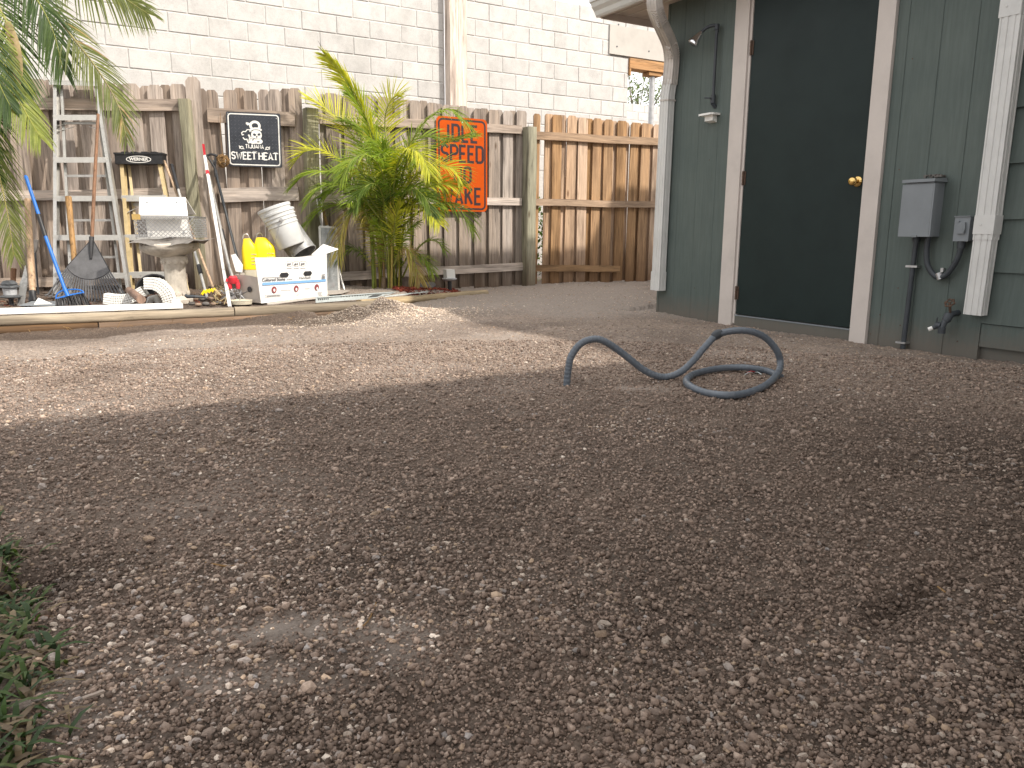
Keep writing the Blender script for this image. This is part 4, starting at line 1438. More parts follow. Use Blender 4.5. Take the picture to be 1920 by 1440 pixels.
def ribbon(mb, pts, w, d=.0008, lift=0.0, closed=False):
    """flat mitred stroke in local xy, raised along z"""
    pts = [Vector((p[0], p[1], 0)) for p in pts]
    n = len(pts)
    L, R = [], []
    for i, p in enumerate(pts):
        a = pts[i - 1] if (i > 0 or closed) else None
        b = pts[(i + 1) % n] if (i < n - 1 or closed) else None
        d1 = (p - a).normalized() if a is not None else (b - p).normalized()
        d2 = (b - p).normalized() if b is not None else d1
        n1, n2 = Vector((-d1.y, d1.x, 0)), Vector((-d2.y, d2.x, 0))
        m = (n1 + n2)
        m = m / max(.5, m.length_squared / 2)
        L.append(p + m * w / 2); R.append(p - m * w / 2)
    z0, z1 = Vector((0, 0, lift)), Vector((0, 0, lift + d))
    rng = range(n if closed else n - 1)
    for i in rng:
        j = (i + 1) % n
        q = [R[i], R[j], L[j], L[i]]
        k = mb.add([v + z0 for v in q] + [v + z1 for v in q])
        mb.f += [(k + 4, k + 5, k + 6, k + 7), (k, k + 1, k + 5, k + 4), (k + 2, k + 3, k + 7, k + 6), (k + 1, k + 2, k + 6, k + 5), (k + 3, k, k + 4, k + 7)]
def arc(cx, cy, rx, ry, a0, a1, n=10):
    return [(cx + rx * math.cos(math.radians(a0 + (a1 - a0) * k / n)), cy + ry * math.sin(math.radians(a0 + (a1 - a0) * k / n))) for k in range(n + 1)]
FR = lambda o, x, z=ZUP: frame(o, x, z.cross(x).normalized() * -1 if False else z, x.cross(z))   # text plane: x right, y up, z outwards
fm = FR(c + ZUP * .028 - Yv * .0715, X)
mb = MB()
ribbon(mb, arc(0, 0, .105, .028, 0, 345, 24), .006, closed=True)
mb.build('logo_ring', M['print_white'], yl, M=fm)
text('logo_text', 'WERNER', fm, .038, M['print_white'], yl, 1.05, bold=.0012)
rb = [bl.lerp(br, .1) + Vector((0, .12, 0)), bl.lerp(br, .9) + Vector((0, .12, 0)), tl.lerp(tr, .12) + Vector((0, .05, 0)), tl.lerp(tr, .88) + Vector((0, .05, 0))]
mb = MB()
mb.beam(rb[0], rb[2], .024, .03); mb.beam(rb[1], rb[3], .024, .03)
mb.build('rear_rail', M['fibre_yellow'], yl)
mb = MB()
k = at_y(rb[0], rb[2], 384)
mb.beam(rb[0].lerp(rb[2], k), rb[1].lerp(rb[3], k), .03, .025)
mb.beam(bl.lerp(tl, at_y(bl, tl, 400)), rb[0].lerp(rb[2], k).lerp(rb[1].lerp(rb[3], k), .3), .016, .004)
mb.build('rear_brace', M['alu'], yl)

# ---- leaf rake
rp = bd(165, 563)
lean = Vector((.06, .55, 1.75)).normalized()
rside = Vector((1, .12, 0)).normalized()
rn = rside.cross(lean).normalized()                       # towards the fence is -rn
def rk(px, py): return onpl(px, py, rp, rn)
ra = rk(172, 456)
rr = thing('leaf_rake', rp, 'wide black plastic leaf rake with a brown wooden handle, fan downwards', 'rake')
mb = MB()
h1, h0 = rk(184, 214), ra
mb.tube([h0 - (h1 - h0).normalized() * .05, h0.lerp(h1, .5) + rn * .004, h1], [.014, .0135, .012], 10)
mb.build('handle', M['brown_wood'], rr, smooth=40)
dn = (rk(170, 540) - ra).normalized()
sd_ = dn.cross(rn).normalized()
if sd_.dot(rside) < 0: sd_ = -sd_
R1 = (rk(171, 524) - ra).length
angL = math.atan2((rk(125, 500) - ra).dot(sd_), (rk(125, 500) - ra).dot(dn))
angR = math.atan2((rk(213, 519) - ra).dot(sd_), (rk(213, 519) - ra).dot(dn))
ptsf = [ra - sd_ * .012 - dn * .02, ra + sd_ * .012 - dn * .02]
arcp = []
for k in range(13):
    a = angR + (angL - angR) * k / 12
    arcp.append(ra + (dn * math.cos(a) + sd_ * math.sin(a)) * R1 * (1.0 - .10 * abs((k - 6) / 6) ** 2))
mb = MB()
mb.prism(ptsf + arcp, rn * -.006)
mb.build('fan', M['rake_plastic'], rr)
mb = MB()
rim = [ptsf[1]] + arcp + [ptsf[0]]
mb.tube([p - rn * .003 for p in rim], .0045, 6)
mb.tube([ra - dn * .05 + rn * .004, ra + dn * .02 + rn * .006, ra + dn * .13 + rn * .006], [.02, .018, .009], 8)
mb.build('fan_rim', M['black_plastic'], rr, smooth=40)
mb = MB()
nT = 24
aL1 = math.atan2((rk(89, 553) - ra).dot(sd_), (rk(89, 553) - ra).dot(dn)); aR1 = math.atan2((rk(237, 557) - ra).dot(sd_), (rk(237, 557) - ra).dot(dn))
for k in range(nT):
    f = k / (nT - 1)
    a0_ = angR * .97 + (angL - angR) * .97 * f
    a1_ = aR1 + (aL1 - aR1) * f
    q0 = ra + (dn * math.cos(a0_) + sd_ * math.sin(a0_)) * R1 * (.985 - .10 * abs(2 * f - 1) ** 2)
    R2 = (rk(171, 563) - ra).length * (1 - abs(2 * f - 1) ** 2) + ((rk(89, 553) - ra).length * .5 + (rk(237, 557) - ra).length * .5) * abs(2 * f - 1) ** 2
    q1 = ra + (dn * math.cos(a1_) + sd_ * math.sin(a1_)) * R2
    td = (q1 - q0).normalized()
    mb.beam(q0 - rn * .003, q1 - rn * .003, .0125, .005, rn)
    mb.beam(q1 - rn * .003, q1 + td * .018 + rn * .03, .011, .005, rn)
for R_ in (1.17, 1.30):
    pr = []
    for k in range(15):
        f = k / 14
        a = (angR + (aR1 - angR) * .35) + ((angL + (aL1 - angL) * .35) - (angR + (aR1 - angR) * .35)) * f
        pr.append(ra + (dn * math.cos(a) + sd_ * math.sin(a)) * R1 * R_ * (1 - .06 * abs(2 * f - 1) ** 2) - rn * .003)
    if R_ < 1.2:
        for p, q in zip(pr[:-1], pr[1:]): mb.beam(p, q, .004, .006, rn)
mb.build('tines', M['rake_plastic'], rr)['kind'] = 'stuff'

# ---- blue broom
b0 = bd(133, 573)
bn = Vector((.1, -1, .28)).normalized()
def bk(px, py): return onpl(px, py, b0, bn)
bro = thing('broom', b0, 'blue angle broom with a black grip leaning against the grey fence', 'broom')
mb = MB(); mb.tube([bk(124, 549), bk(84, 440)], .0125, 10); mb.tube([bk(73, 404), bk(50, 336)], .0125, 10); mb.lathe([(.0135, 0), (.0135, .02), (.008, .03)], bk(50, 336), 10, (bk(50, 336) - bk(84, 440)))
mb.build('handle', M['blue'], bro, smooth=40)
mb = MB(); mb.tube([bk(85, 443), bk(72, 402)], .0150, 10); mb.build('grip', M['black_plastic'], bro, smooth=40)
mb = MB()
e = [bk(105, 561), bk(130, 554), bk(157, 549)]
mb.tube(e, .009, 8)
loop = spline([bk(105, 560), bk(106, 553), bk(114, 546), bk(130, 543), bk(146, 543), bk(155, 546), bk(157, 550)], 20)
mb.tube(loop, .005, 8)
mb.tube([bk(121, 541), bk(128, 556)], .015, 10)
mb.build('head', M['blue'], bro, smooth=40)
mb = MB()
random.seed(9)
for k in range(150):
    f = random.random()
    a = e[0].lerp(e[2], f)
    q = bk(107 + 62 * f + random.uniform(-2, 2), 575 - random.random() * 1.5) + bn * random.uniform(-.02, .025)
    a = a + bn * random.uniform(-.012, .012)
    mb.beam(a, q, .0035, .0035)
mb.build('bristles', M['black_plastic'], bro)['kind'] = 'stuff'

# ---- wooden handled tools at the left
def leaner(name, label, cat, b, t, r0, r1, mat, swell=None, parts=None):
    o = thing(name, b, label, cat)
    mb = MB()
    n = 8
    pts = [b.lerp(t, k / n) for k in range(n + 1)]
    rr = [r0 + (r1 - r0) * k / n + (swell or 0) * math.sin(math.pi * k / n) for k in range(n + 1)]
    mb.tube(pts, rr, 12)
    mb.build('handle', mat, o, smooth=40)
    return o
b, t = bd(63, 551, .13), bd(63, 551, .13)
b = bd(62, 566)
t = vat(51, 374, b + Vector((0, .38, 0)))
o = leaner('sledge_hammer', 'thick pale wooden tool handle with a black ferrule, left of the blue broom', 'tool', b.lerp(t, .07), t, .023, .022, M['handle_wood'], .003)
mb = MB(); mb.lathe([(.03, 0), (.032, .025), (.025, .045), (.026, .09)], b, 14, (t - b)); mb.build('ferrule', M['black_plastic'], o, smooth=40)
b = bd(146, 560); t = vat(128, 369, b + Vector((0, .22, 0)))
o = leaner('pick_handle', 'thick worn wooden handle standing behind the fan of the rake', 'tool', b, t, .021, .025, M['handle_wood'], -.002)
t_ = thing('axe', bd(70, 556) + Vector((0, .15, 0)), 'dark iron blade on a slim shaft behind the pale wooden handle', 'tool')
b = bd(72, 556) + Vector((0, .2, 0))
pl = b + Vector((0, .15, 0))
mb = MB(); mb.prism([vat(63, 449, pl), vat(71, 450, pl), vat(68, 470, pl), vat(63, 477, pl)], Vector((0, .02, 0))); mb.build('blade', M['rust_steel'], t_)
mb = MB(); mb.tube([vat(66, 474, pl), vat(72, 552, pl)], .008, 8); mb.build('shaft', M['conduit_dark'], t_, smooth=40)
pl = bd(42, 572)
t_ = thing('spade_blade', pl, 'pointed dull grey metal blade leaning behind the dark path lantern', 'tool')
nn = Vector((.2, -1, .25)).normalized()
mb = MB(); mb.prism([onpl(x, y, pl, nn) for x, y in ((32, 574), (45, 572), (51, 530), (50, 512), (47, 497), (42, 518), (37, 530))], Vector((0, .006, 0))); mb.build('blade', M['galv'], t_)
pl = bd(25, 548)
t_ = thing('wooden_stake', pl, 'short brown wooden handle standing behind the dark path lantern', 'tool')
mb = MB(); mb.tube([vat(24, 548, pl), vat(25.5, 503, pl)], [.018, .024], 10); mb.build('handle', M['brown_wood'], t_, smooth=40)
# dark path lantern
lp = bd(22, 573)
lt = thing('path_lantern', lp, 'dark tiered path lantern standing at the left end of the bed', 'lantern')
k = .0039
mb = MB(); mb.tube([lp - ZUP * .02, lp + ZUP * .055], .017, 10); mb.build('stake', M['black_plastic'], lt, smooth=40)
mb = MB(); mb.lathe([(.018, .05), (.07, .062), (.072, .068), (.052, .078), (.045, .08)], lp, 20); mb.build('base_ring', M['lamp_grey'], lt, smooth=30)
mb = MB(); mb.lathe([(.044, .08), (.047, .125), (.044, .13)], lp, 20); mb.build('lens', M['lens'], lt, smooth=30)
mb = MB(); mb.lathe([(.05, .13), (.068, .136), (.066, .143), (.048, .155), (.055, .158), (.054, .163), (.04, .178), (.036, .182), (.02, .186), (0, .187)], lp, 20); mb.build('roof', M['lamp_grey'], lt, smooth=30)
# grey flat scraps behind the white board
mb = MB(); mb.prism([bd(36, 574, .105), bd(104, 574, .105), bd(104, 566, .105), bd(60, 566, .105)], ZUP * .006)
tag(mb.build('slate_scrap', M['box_grey']), 'thin grey slab scrap lying between lantern and broom', 'scrap')
mb = MB(); mb.prism([bd(64, 571, .112), bd(72, 559, .13), bd(97, 570, .112)], ZUP * .004)
tag(mb.build('torn_sheet', M['cardboard_w']), 'small torn white sheet lying beside the blue broom bristles', 'scrap')

# ---- white downspout elbows lying in the bed
def elbow(pts, a, b, label, up, n=16):
    o = thing('downspout_elbow', pts[0], label, 'pipe elbow', 'loose white downspout elbows in the bed')
    path = spline(pts, n)
    mb = MB()
    mb.sweep(fluted(a, b, 4, .0035), path, up=up, cap=False)
    inner = [(x * .93, y * .93) for x, y in ((-a / 2, -b / 2), (a / 2, -b / 2), (a / 2, b / 2), (-a / 2, b / 2))]
    mb.sweep(inner, path, up=up, cap=False)
    mb.build('body', M['white_plastic'], o, smooth=20)
    mb = MB()
    for k in range(3, n - 2):
        p, q = path[k], path[k + 1]
        m = p.lerp(q, .5)
        mb.sweep([(x * 1.05, y * 1.07) for x, y in ((-a / 2, -b / 2), (a / 2, -b / 2), (a / 2, b / 2), (-a / 2, b / 2))], [m - (q - p) * .16, m + (q - p) * .16], up=up)
    mb.build('crimps', M['white_paint'], o)
pl = bd(235, 572) + Vector((0, .04, 0))
elbow([vat(198, 559, pl), vat(222, 562, pl), vat(245, 559, pl), vat(272, 545, pl)], .075, .10, 'white fluted downspout elbow lying flat on the white board', Vector((.15, -1, 0)))
pl = bd(300, 572) + Vector((0, .07, 0))
elbow([vat(273, 531, pl), vat(296, 533, pl), vat(312, 546, pl), vat(320, 564, pl), vat(322, 573, pl)], .085, .10, 'white fluted downspout elbow curving upright in front of the birdbath', Vector((.15, -1, 0)))
pl = bd(284, 571) + Vector((0, .12, 0))
mb = MB(); mb.tube([vat(279, 573, pl), vat(283, 560, pl), vat(292, 556, pl), vat(298, 571, pl)], .026, 10)
tag(mb.build('pipe_bend', M['white_plastic'], smooth=40), 'small white plastic pipe bend half hidden between the two elbows', 'pipe')
mb = MB(); mb.box(bd(338, 567, .13) + Vector((0, -.06, .0)), (.05, .05, .055), (UA, -NA, ZUP))
tag(mb.build('pipe_fitting', M['white_plastic']), 'short white rectangular fitting at the foot of the birdbath', 'pipe fitting')
# black tub
pl = bd(286, 556) + Vector((0, .16, 0))
tb = thing('black_tub', pl, 'black plastic tub lying on its side behind the white elbows', 'tub')
cc = vat(290, 548, pl)
ax = Vector((.25, -1, .25)).normalized()
mb = MB(); mb.lathe([(.12, -.2), (.15, .0), (.16, .0), (.16, .012), (.148, .012), (.142, 0), (.112, -.19), (0, -.19)], cc, 28, ax); mb.build('shell', M['black_plastic'], tb, smooth=35)
mb = MB(); mb.tube([bd(236, 545, .2) + Vector((0, .05, 0)), bd(262, 562, .17) + Vector((0, .02, 0))], [.026, .03], 12)
tag(mb.build('clay_pipe', M['brown_wood'], smooth=40), 'short rusty brown pipe end sticking out above the flat white elbow', 'pipe')

# ---- birdbath
bb = bd(333, 568)
bt = thing('birdbath', bb, 'small pale concrete birdbath with a fluted pedestal', 'birdbath')
s_ = .0039
mb = MB()
mb.lathe([(.112, .0), (.115, .03), (.098, .04), (.093, .055), (.085, .06), (.076, .10), (.071, .22), (.074, .285), (.085, .30), (.095, .325), (.098, .345), (.09, .36)], bb, 48, lobes=16, amp=.07, lobe_range=(5, 7))
for k in range(12):
    a = 2 * math.pi * k / 12
    d = Vector((math.cos(a), math.sin(a), 0))
    mb.lathe([(.018, 0), (.016, .008), (.006, .012), (0, .012)], bb + d * .088 + ZUP * .318, 10, d)
    mb.lathe([(.02, 0), (.018, .007), (.008, .010), (0, .011)], bb + d * .085 + ZUP * .075, 10, d)
mb.build('pedestal', M['concrete'], bt, smooth=40)
mb = MB()
ax = Vector((-.05, -.02, 1)).normalized()
mb.lathe([(.075, .35), (.10, .36), (.17, .385), (.205, .41), (.215, .43), (.212, .448), (.195, .458), (.185, .45), (.16, .425), (.10, .405), (0, .40)], bb, 40, ax)
for k in range(20):
    a = 2 * math.pi * k / 20
    mb.lathe([(.016, 0), (.012, .006), (0, .009)], bb + ax * .44 + Vector((math.cos(a), math.sin(a), -.05 * math.cos(a))) * .203, 8, Vector((math.cos(a), math.sin(a), .5)))
mb.build('bowl', M['concrete'], bt, smooth=45)

# ---- chimney cap resting on the birdbath
cz = bb.z + .458
cc = Vector((bb.x, bb.y, cz))
ct = thing('chimney_cap', cc, 'galvanised chimney cap of wire mesh with a white lid, sitting on the birdbath', 'chimney cap')
cx = Vector((math.cos(.12), math.sin(.12), 0)); cy = ZUP.cross(cx)
def cpt(x, y, z): return cc + cx * x + cy * y + ZUP * z
mb = MB()
fl = []
W_, D_ = .26, .22
for i in range(13):
    for j in range(9):
        x, y = -W_ + 2 * W_ * i / 12, -D_ + 2 * D_ * j / 8
        edge = max(abs(x) / W_, abs(y) / D_)
        z = .0 + .055 * (1 - edge) + (.012 * math.sin(x * 21 + y * 5) + (.03 if x > .2 else 0) * edge) + (-.02 * math.sin(math.pi * (i / 12)) if j == 0 else 0)
        fl.append(cpt(x, y, z + .002))
i0 = mb.add(fl)
for i in range(12):
    for j in range(8):
        a = i0 + i * 9 + j
        mb.f.append((a, a + 9, a + 10, a + 1))
mb.build('flange', M['rust_steel'], ct, smooth=50)
cw, cdp, ch0, ch1 = .215, .16, .04, .195
mb = MB()
def meshside(p00, p10, p01, p11, nx_, nz_):
    def P(u, v): return p00.lerp(p10, u).lerp(p01.lerp(p11, u), v)
    for k in range(-nz_, nx_ + 1):
        for sgn in (1, -1):
            pts = []
            u0, v0 = (k / nx_, 0) if sgn > 0 else (k / nx_, 1)
            du = nz_ / nx_
            us, ue = u0, u0 + du
            ts, te = max(0, -us / du if us < 0 else 0), min(1, (1 - us) / du if ue > 1 else 1)
            if te - ts < .03: continue
            a_ = P(us + du * ts, ts if sgn > 0 else 1 - ts); b_ = P(us + du * te, te if sgn > 0 else 1 - te)
            mb.beam(a_, b_, .0030, .0030)
c4 = [(-cw, -cdp), (cw, -cdp), (cw, cdp), (-cw, cdp)]
for k in range(4):
    a_, b_ = c4[k], c4[(k + 1) % 4]
    wide = k % 2 == 0
    meshside(cpt(*a_, ch0), cpt(*b_, ch0), cpt(*a_, ch1), cpt(*b_, ch1), 13 if wide else 9, 5)
    mb.beam(cpt(*a_, ch0), cpt(*a_, ch1), .008, .008)
    mb.beam(cpt(*a_, ch1), cpt(*b_, ch1), .006, .006)
mb.build('mesh_cage', M['steel'], ct)
mb = MB()
mb.prism([cpt(-.145, -.10, .045), cpt(.155, -.10, .045), cpt(.13, -.07, .21), cpt(-.165, -.07, .21)], Vector((0, .004, 0)))
mb.prism([cpt(-.18, -.145, .175), cpt(.165, -.145, .175), cpt(.165, -.155, .205), cpt(-.18, -.155, .205)], Vector((0, .01, 0)))
mb.prism([cpt(-.18, -.15, .202), cpt(.165, -.15, .202), cpt(.125, -.03, .335), cpt(-.205, -.03, .335)], Vector((0, .006, .004)))
mb.prism([cpt(-.205, -.03, .335), cpt(.125, -.03, .335), cpt(.145, .14, .215), cpt(-.18, .14, .215)], Vector((0, 0, .005)))
mb.build('lid', M['white_paint'], ct)
mb = MB()
for x, zz in ((-.14, .295), (.07, .30), (-.12, .065), (.115, .075)):
    mb = MB()
    y = -.15 + (zz - .202) / .133 * .12 if zz > .2 else -.10
    mb.lathe([(.009, 0), (.008, .004), (0, .005)], cpt(x, y - .001, zz), 10, Vector((0, -1, .4)))
    mb.build('screw', M['steel'], ct)
mb = MB(); mb.box(cpt(-cw + .02, -cdp - .004, ch1 - .005), (.06, .004, .04), (cx, cy, ZUP)); mb.build('brass_tag', M['brass'], ct)

# ---- long handled tools either side of the post
def pole(name, label, cat, segs, group=None, r=.012):
    """segs: (p, q, radius, material, part name)"""
    o = thing(name, segs[0][0], label, cat, group)
    for p, q, rad, mat, nm in segs:
        mb = MB(); mb.tube([p, q], rad, 10); mb.build(nm, mat, o, smooth=40)
    return o
b, t = bd(406, 556), pA(308, 302, .10)
o = pole('garden_hoe', 'slim brown wooden pole crossing behind the birdbath', 'pole', [(b, t, .0115, M['handle_wood'], 'handle')])
b, t = bd(389, 560), pA(322, 309, .12)
o = pole('extension_pole', 'silver extension pole with a black grip and black collar behind the birdbath', 'pole',
         [(b, b.lerp(t, .8), .0125, M['alu'], 'tube'), (b.lerp(t, .8), t, .0155, M['black_plastic'], 'grip'), (b.lerp(t, .17), b.lerp(t, .23), .0185, M['black_plastic'], 'collar')])
b, t = bd(431, 575), pA(384, 292, .14)
o = thing('white_stake', b, 'long white square pole with a red tip leaning on the gate post', 'pole')
mb = MB(); mb.beam(b, t, .019, .019, Vector((0, -1, .2))); mb.build('shaft', M['white_plastic'], o)
mb = MB(); mb.beam(t, pA(381, 270, .14), .016, .016, Vector((0, -1, .2))); mb.beam(t.lerp(b, .12), t.lerp(b, .15), .021, .021, Vector((0, -1, .2))); mb.build('tip', M['red'], o)
b, t = bd(437, 534) + Vector((0, -.02, .0)), pA(392, 330, .16)
b = vat(436, 520, bd(440, 572) + Vector((0, .08, 0)))
o = thing('hand_cultivator', bd(440, 572), 'silver pole cultivator with a red hub and star shaped steel tines', 'cultivator')
mb = MB(); mb.tube([b, b + (t - b) * .12 + Vector((0, -.02, 0)), t], .0125, 10); mb.build('tube', M['alu'], o, smooth=40)
mb = MB(); mb.tube([b.lerp(t, .33), b.lerp(t, .42)], .0165, 10); mb.build('grip', M['black_plastic'], o, smooth=40)
mb = MB()
pl = b
mb.lathe([(.02, -.02), (.032, 0), (.034, .025), (.022, .04)], vat(437, 527, pl), 12, ZUP)
mb.beam(vat(424, 525, pl), vat(448, 527, pl), .03, .022)
for x in (431, 446): mb.lathe([(.014, -.03), (.018, 0), (.014, .02)], vat(x, 534, pl), 10, ZUP)
mb.build('hub', M['red'], o, smooth=40)
mb = MB()
random.seed(12)
for cxp in (429, 438, 448):
    c_ = vat(cxp, 553, pl) + Vector((0, random.uniform(-.03, .03), 0))
    for k in range(16):
        d = Vector((random.uniform(-1, 1), random.uniform(-1, 1), random.uniform(-1, 1))).normalized()
        mb.tube([c_, c_ + d * .04 + d.cross(ZUP) * .008, c_ + d * .072 + d.cross(ZUP) * .03], [.0055, .005, .003], 5)
mb.build('tines', M['steel'], o)
b = bd(446, 545) + Vector((0, .2, 0)); t = pA(408, 338, .14)
o = thing('shovel', b, 'dark shovel shaft with a black D-shaped grip beside the twig ball', 'shovel')
mb = MB(); mb.tube([b, t, pA(404, 318, .15)], .0125, 10); mb.build('shaft', M['conduit_dark'], o, smooth=40)
mb = MB()
p1, p2, p3 = pA(403, 315, .15), pA(388, 292, .15), pA(404, 291, .15)
mb.tube([pA(405, 332, .15), p1, pA(396, 304, .15), p2], [.013, .013, .010, .010], 8)
mb.tube([p2, pA(395, 289, .15), p3, pA(407, 293, .15)], .011, 8)
mb.tube([p3, pA(404, 306, .15), p1], .009, 8)
mb.build('d_grip', M['black_plastic'], o, smooth=40)
b = bd(399, 560) + Vector((0, .2, 0))
o = pole('grey_pole', 'thin dull grey pole standing just right of the white pole', 'pole', [(bd(440, 548) + Vector((0, .26, 0)), pA(400, 300, .09), .008, M['lamp_grey'], 'tube')])

# twig ball
tbp = pA(418, 302, .12)
tbx = thing('twig_ball', tbp, 'round brown ball of woven twigs beside the black square sign', 'ornament')
mb = MB(); random.seed(21)
for k in range(46):
    ax = Vector((random.gauss(0, 1), random.gauss(0, 1), random.gauss(0, 1))).normalized()
    u = ax.cross(Vector((.3, .5, .8))).normalized(); v = ax.cross(u)
    r_ = random.uniform(.045, .062); a0_ = random.uniform(0, 6.28); sp_ = random.uniform(2.0, 4.5)
    mb.tube([tbp + ax * random.uniform(-.02, .02) + (u * math.cos(a0_ + sp_ * j / 8) + v * math.sin(a0_ + sp_ * j / 8)) * r_ for j in range(9)], .0022, 4)
mb.build('twigs', M['twig'], tbx)
mb = MB(); mb.tube([tbp + ZUP * .05, pA(414, 262, .06), pA(413, 212, .055)], .002, 4); mb.build('cord', M['twig'], tbx)

# yellow broom-like leaf tool, small hand tool, stones
pl = bd(392, 573) + Vector((0, .12, 0))
yt = thing('hand_rake', vat(390, 556, pl), 'small bright yellow toothed hand rake lying on the stones', 'hand rake')
mb = MB()
c_ = vat(391, 549, pl)
tips = []
for k in range(11):
    f = k / 10
    tips += [vat(374 + 31 * f, 552 - 9 * f + (0 if k % 2 else 3.5), pl)]
for k in range(10, -1, -1):
    f = k / 10
    tips += [vat(379 + 24 * f, 547 - 4.5 * f - (2.5 if k % 2 else 0), pl)]
mb.prism(tips, Vector((0, .012, .004)))
mb.build('head', M['yellow'], yt)
mb = MB(); mb.tube([vat(402, 545, pl) + Vector((0, .03, 0)), vat(412, 566, pl) + Vector((0, .05, 0))], .012, 8); mb.build('handle', M['handle_wood'], yt, smooth=40)
ht = thing('hand_trowel', vat(366, 555, pl), 'black handled trowel lying across the pile of dark stones', 'trowel')
pl = bd(380, 574) + Vector((0, .03, 0))
mb = MB(); mb.tube([vat(347, 553, pl), vat(351, 556, pl), vat(366, 556, pl)], [.010, .014, .012], 10); mb.build('handle', M['conduit_dark'], ht, smooth=40)
mb = MB(); mb.tube([vat(366, 556, pl), vat(384, 557, pl)], [.012, .008], 8); mb.build('blade', M['lamp_grey'], ht, smooth=40)
random.seed(31)
SL = ['dark river stone, leftmost of the front row beside the birdbath foot', 'brown river stone, second from left in the front row of the heap', 'dark river stone in the middle of the front row under the trowel blade', 'brown river stone, fourth from left in the front row of the heap', 'dark river stone in the front row just left of the white pole', 'brown river stone under the trowel handle, left end of the upper row', 'dark river stone in the upper row under the trowel blade', 'brown river stone in the upper row just below the yellow hand rake', 'dark river stone at the right end of the upper row', 'brown river stone in the front row nearest the white pole foot']
for k, (x, y, r_) in enumerate([(358, 572, .032), (370, 574, .028), (384, 573, .032), (398, 573, .026), (408, 571, .03), (364, 563, .03), (379, 564, .034), (392, 563, .036), (405, 560, .03), (420, 571, .026)]):
    mb = MB()
    p = bd(x, y, .10) + Vector((0, .02, .01))
    v, f = ico()
    q = [Vector(a) * (1 + random.uniform(-.12, .12)) for a in v]
    i0 = mb.add([p + Vector((a.x * r_ * 1.2, a.y * r_ * .9, a.z * r_ * .65)) for a in q])
    mb.f += [tuple(int(i) + i0 for i in t) for t in f]
    o = mb.build('river_stone', M['stone_dark'] if k % 2 == 0 else M['stone_brown'], smooth=80)
    sub = o.modifiers.new('sub', 'SUBSURF'); sub.levels = sub.render_levels = 2
    tag(o, SL[k], 'stone', 'river stones heaped right of the birdbath')
mb = MB(); random.seed(8)
for k in range(40):
    p = bd(random.uniform(404, 422), random.uniform(560, 574), .10) + ZUP * random.uniform(0, .10)
    d = Vector((random.uniform(-1, 1), random.uniform(-.4, .4), random.uniform(.2, 1))).normalized()
    mb.beam(p, p + d * .05, .006, .003)
tag(mb.build('wood_shavings', M['fibre_yellow']), 'orange-brown wood shavings heaped beside the white pole', kind='stuff')
# white dish
p = bd(453, 571, .10)
mb = MB(); mb.lathe([(.055, 0), (.075, .004), (.079, .03), (.082, .032), (.078, .036), (.071, .033), (.066, .012), (0, .01)], p, 28)
tag(mb.build('white_dish', M['cream'], smooth=40), 'shallow off-white plastic lid lying on the timber beside the box', 'dish')

# ---- white cardboard box
P0 = bd(490, 569, .105)
BA = math.radians(62)
bu = Vector((math.cos(BA), math.sin(BA), 0)); bv = ZUP.cross(bu)
PR = onpl(614, 554, P0, -bv)
BW = (PR - P0).dot(bu); BH = onpl(481, 483, P0, -bv).z - P0.z; BD = .24
bx = thing('cardboard_box', P0, 'open white printed cardboard box holding yellow jugs and buckets', 'box')
def bp(x, y, z): return P0 + bu * x + bv * y + ZUP * z
th_ = .006
mb = MB(); mb.prism([bp(0, 0, 0), bp(BW, 0, .01), bp(BW + .003, -.006, BH + .01), bp(BW * .55, -.002, BH - .008), bp(-.035, .0, BH), bp(-.03, 0, BH - .06)], bv * th_); mb.build('front_panel', M['cardboard_w'], bx)
mb = MB(); mb.prism([bp(0, th_, 0), bp(-.012, BD, .0), bp(-.02, BD, BH * .62), bp(-.005, BD * .4, BH * .60), bp(-.012, th_, BH * .56)], bu * th_); mb.build('side_panel', M['cardboard_g'], bx)  # shade of this left side is put into its greyer card colour
mb = MB(); mb.prism([bp(BW, th_, .01), bp(BW, BD, .0), bp(BW, BD, BH), bp(BW, th_, BH)], bu * -th_); mb.build('side_panel', M['cardboard_g'], bx)
mb = MB(); mb.prism([bp(-.01, BD, 0), bp(BW, BD, 0), bp(BW, BD, BH * .85), bp(-.01, BD, BH * .62)], bv * -th_); mb.build('back_panel', M['cardboard_g'], bx)
mb = MB(); mb.prism([bp(-.01, th_, 0.004), bp(BW, th_, 0.004), bp(BW, BD, .004), bp(-.01, BD, .004)], ZUP * th_); mb.build('bottom_panel', M['cardboard_g'], bx)
mb = MB(); mb.prism([bp(BW * .80, .02, BH + .004), bp(BW - .01, .0, BH + .008), bp(BW + .10, -.05, BH + .045), bp(BW + .02, .04, BH + .085)], ZUP * .005); mb.build('flap', M['cardboard_w'], bx)
mb = MB(); PF_ = bp(-.005, BD, 0); mb.prism([vat(x, y, PF_) for x, y in ((433, 478), (441, 476), (455, 497), (454, 511), (442, 509))], Vector((0, .006, 0))); mb.build('flap', M['cardboard_w'], bx)
mb = MB(); mb.prism([bp(.03, -.035, -.012), bp(.06, -.055, -.012), bp(BW - .02, -.05, .0), bp(BW, -.01, .005), bp(.05, -.005, -.006)], ZUP * .006); mb.build('flap', M['cardboard_g'], bx)
fm = frame(bp(0, -.0065, 0), bu, ZUP, -bv)
def onbox(px, py):
    q = onpl(px, py, P0, -bv) - P0
    return q.dot(bu), q.z
def bar(mb, px0, py0, px1, py1, h, lift=0.0):
    a, b = onbox(px0, py0), onbox(px1, py1)
    ribbon(mb, [a, b], h, .0006, lift)
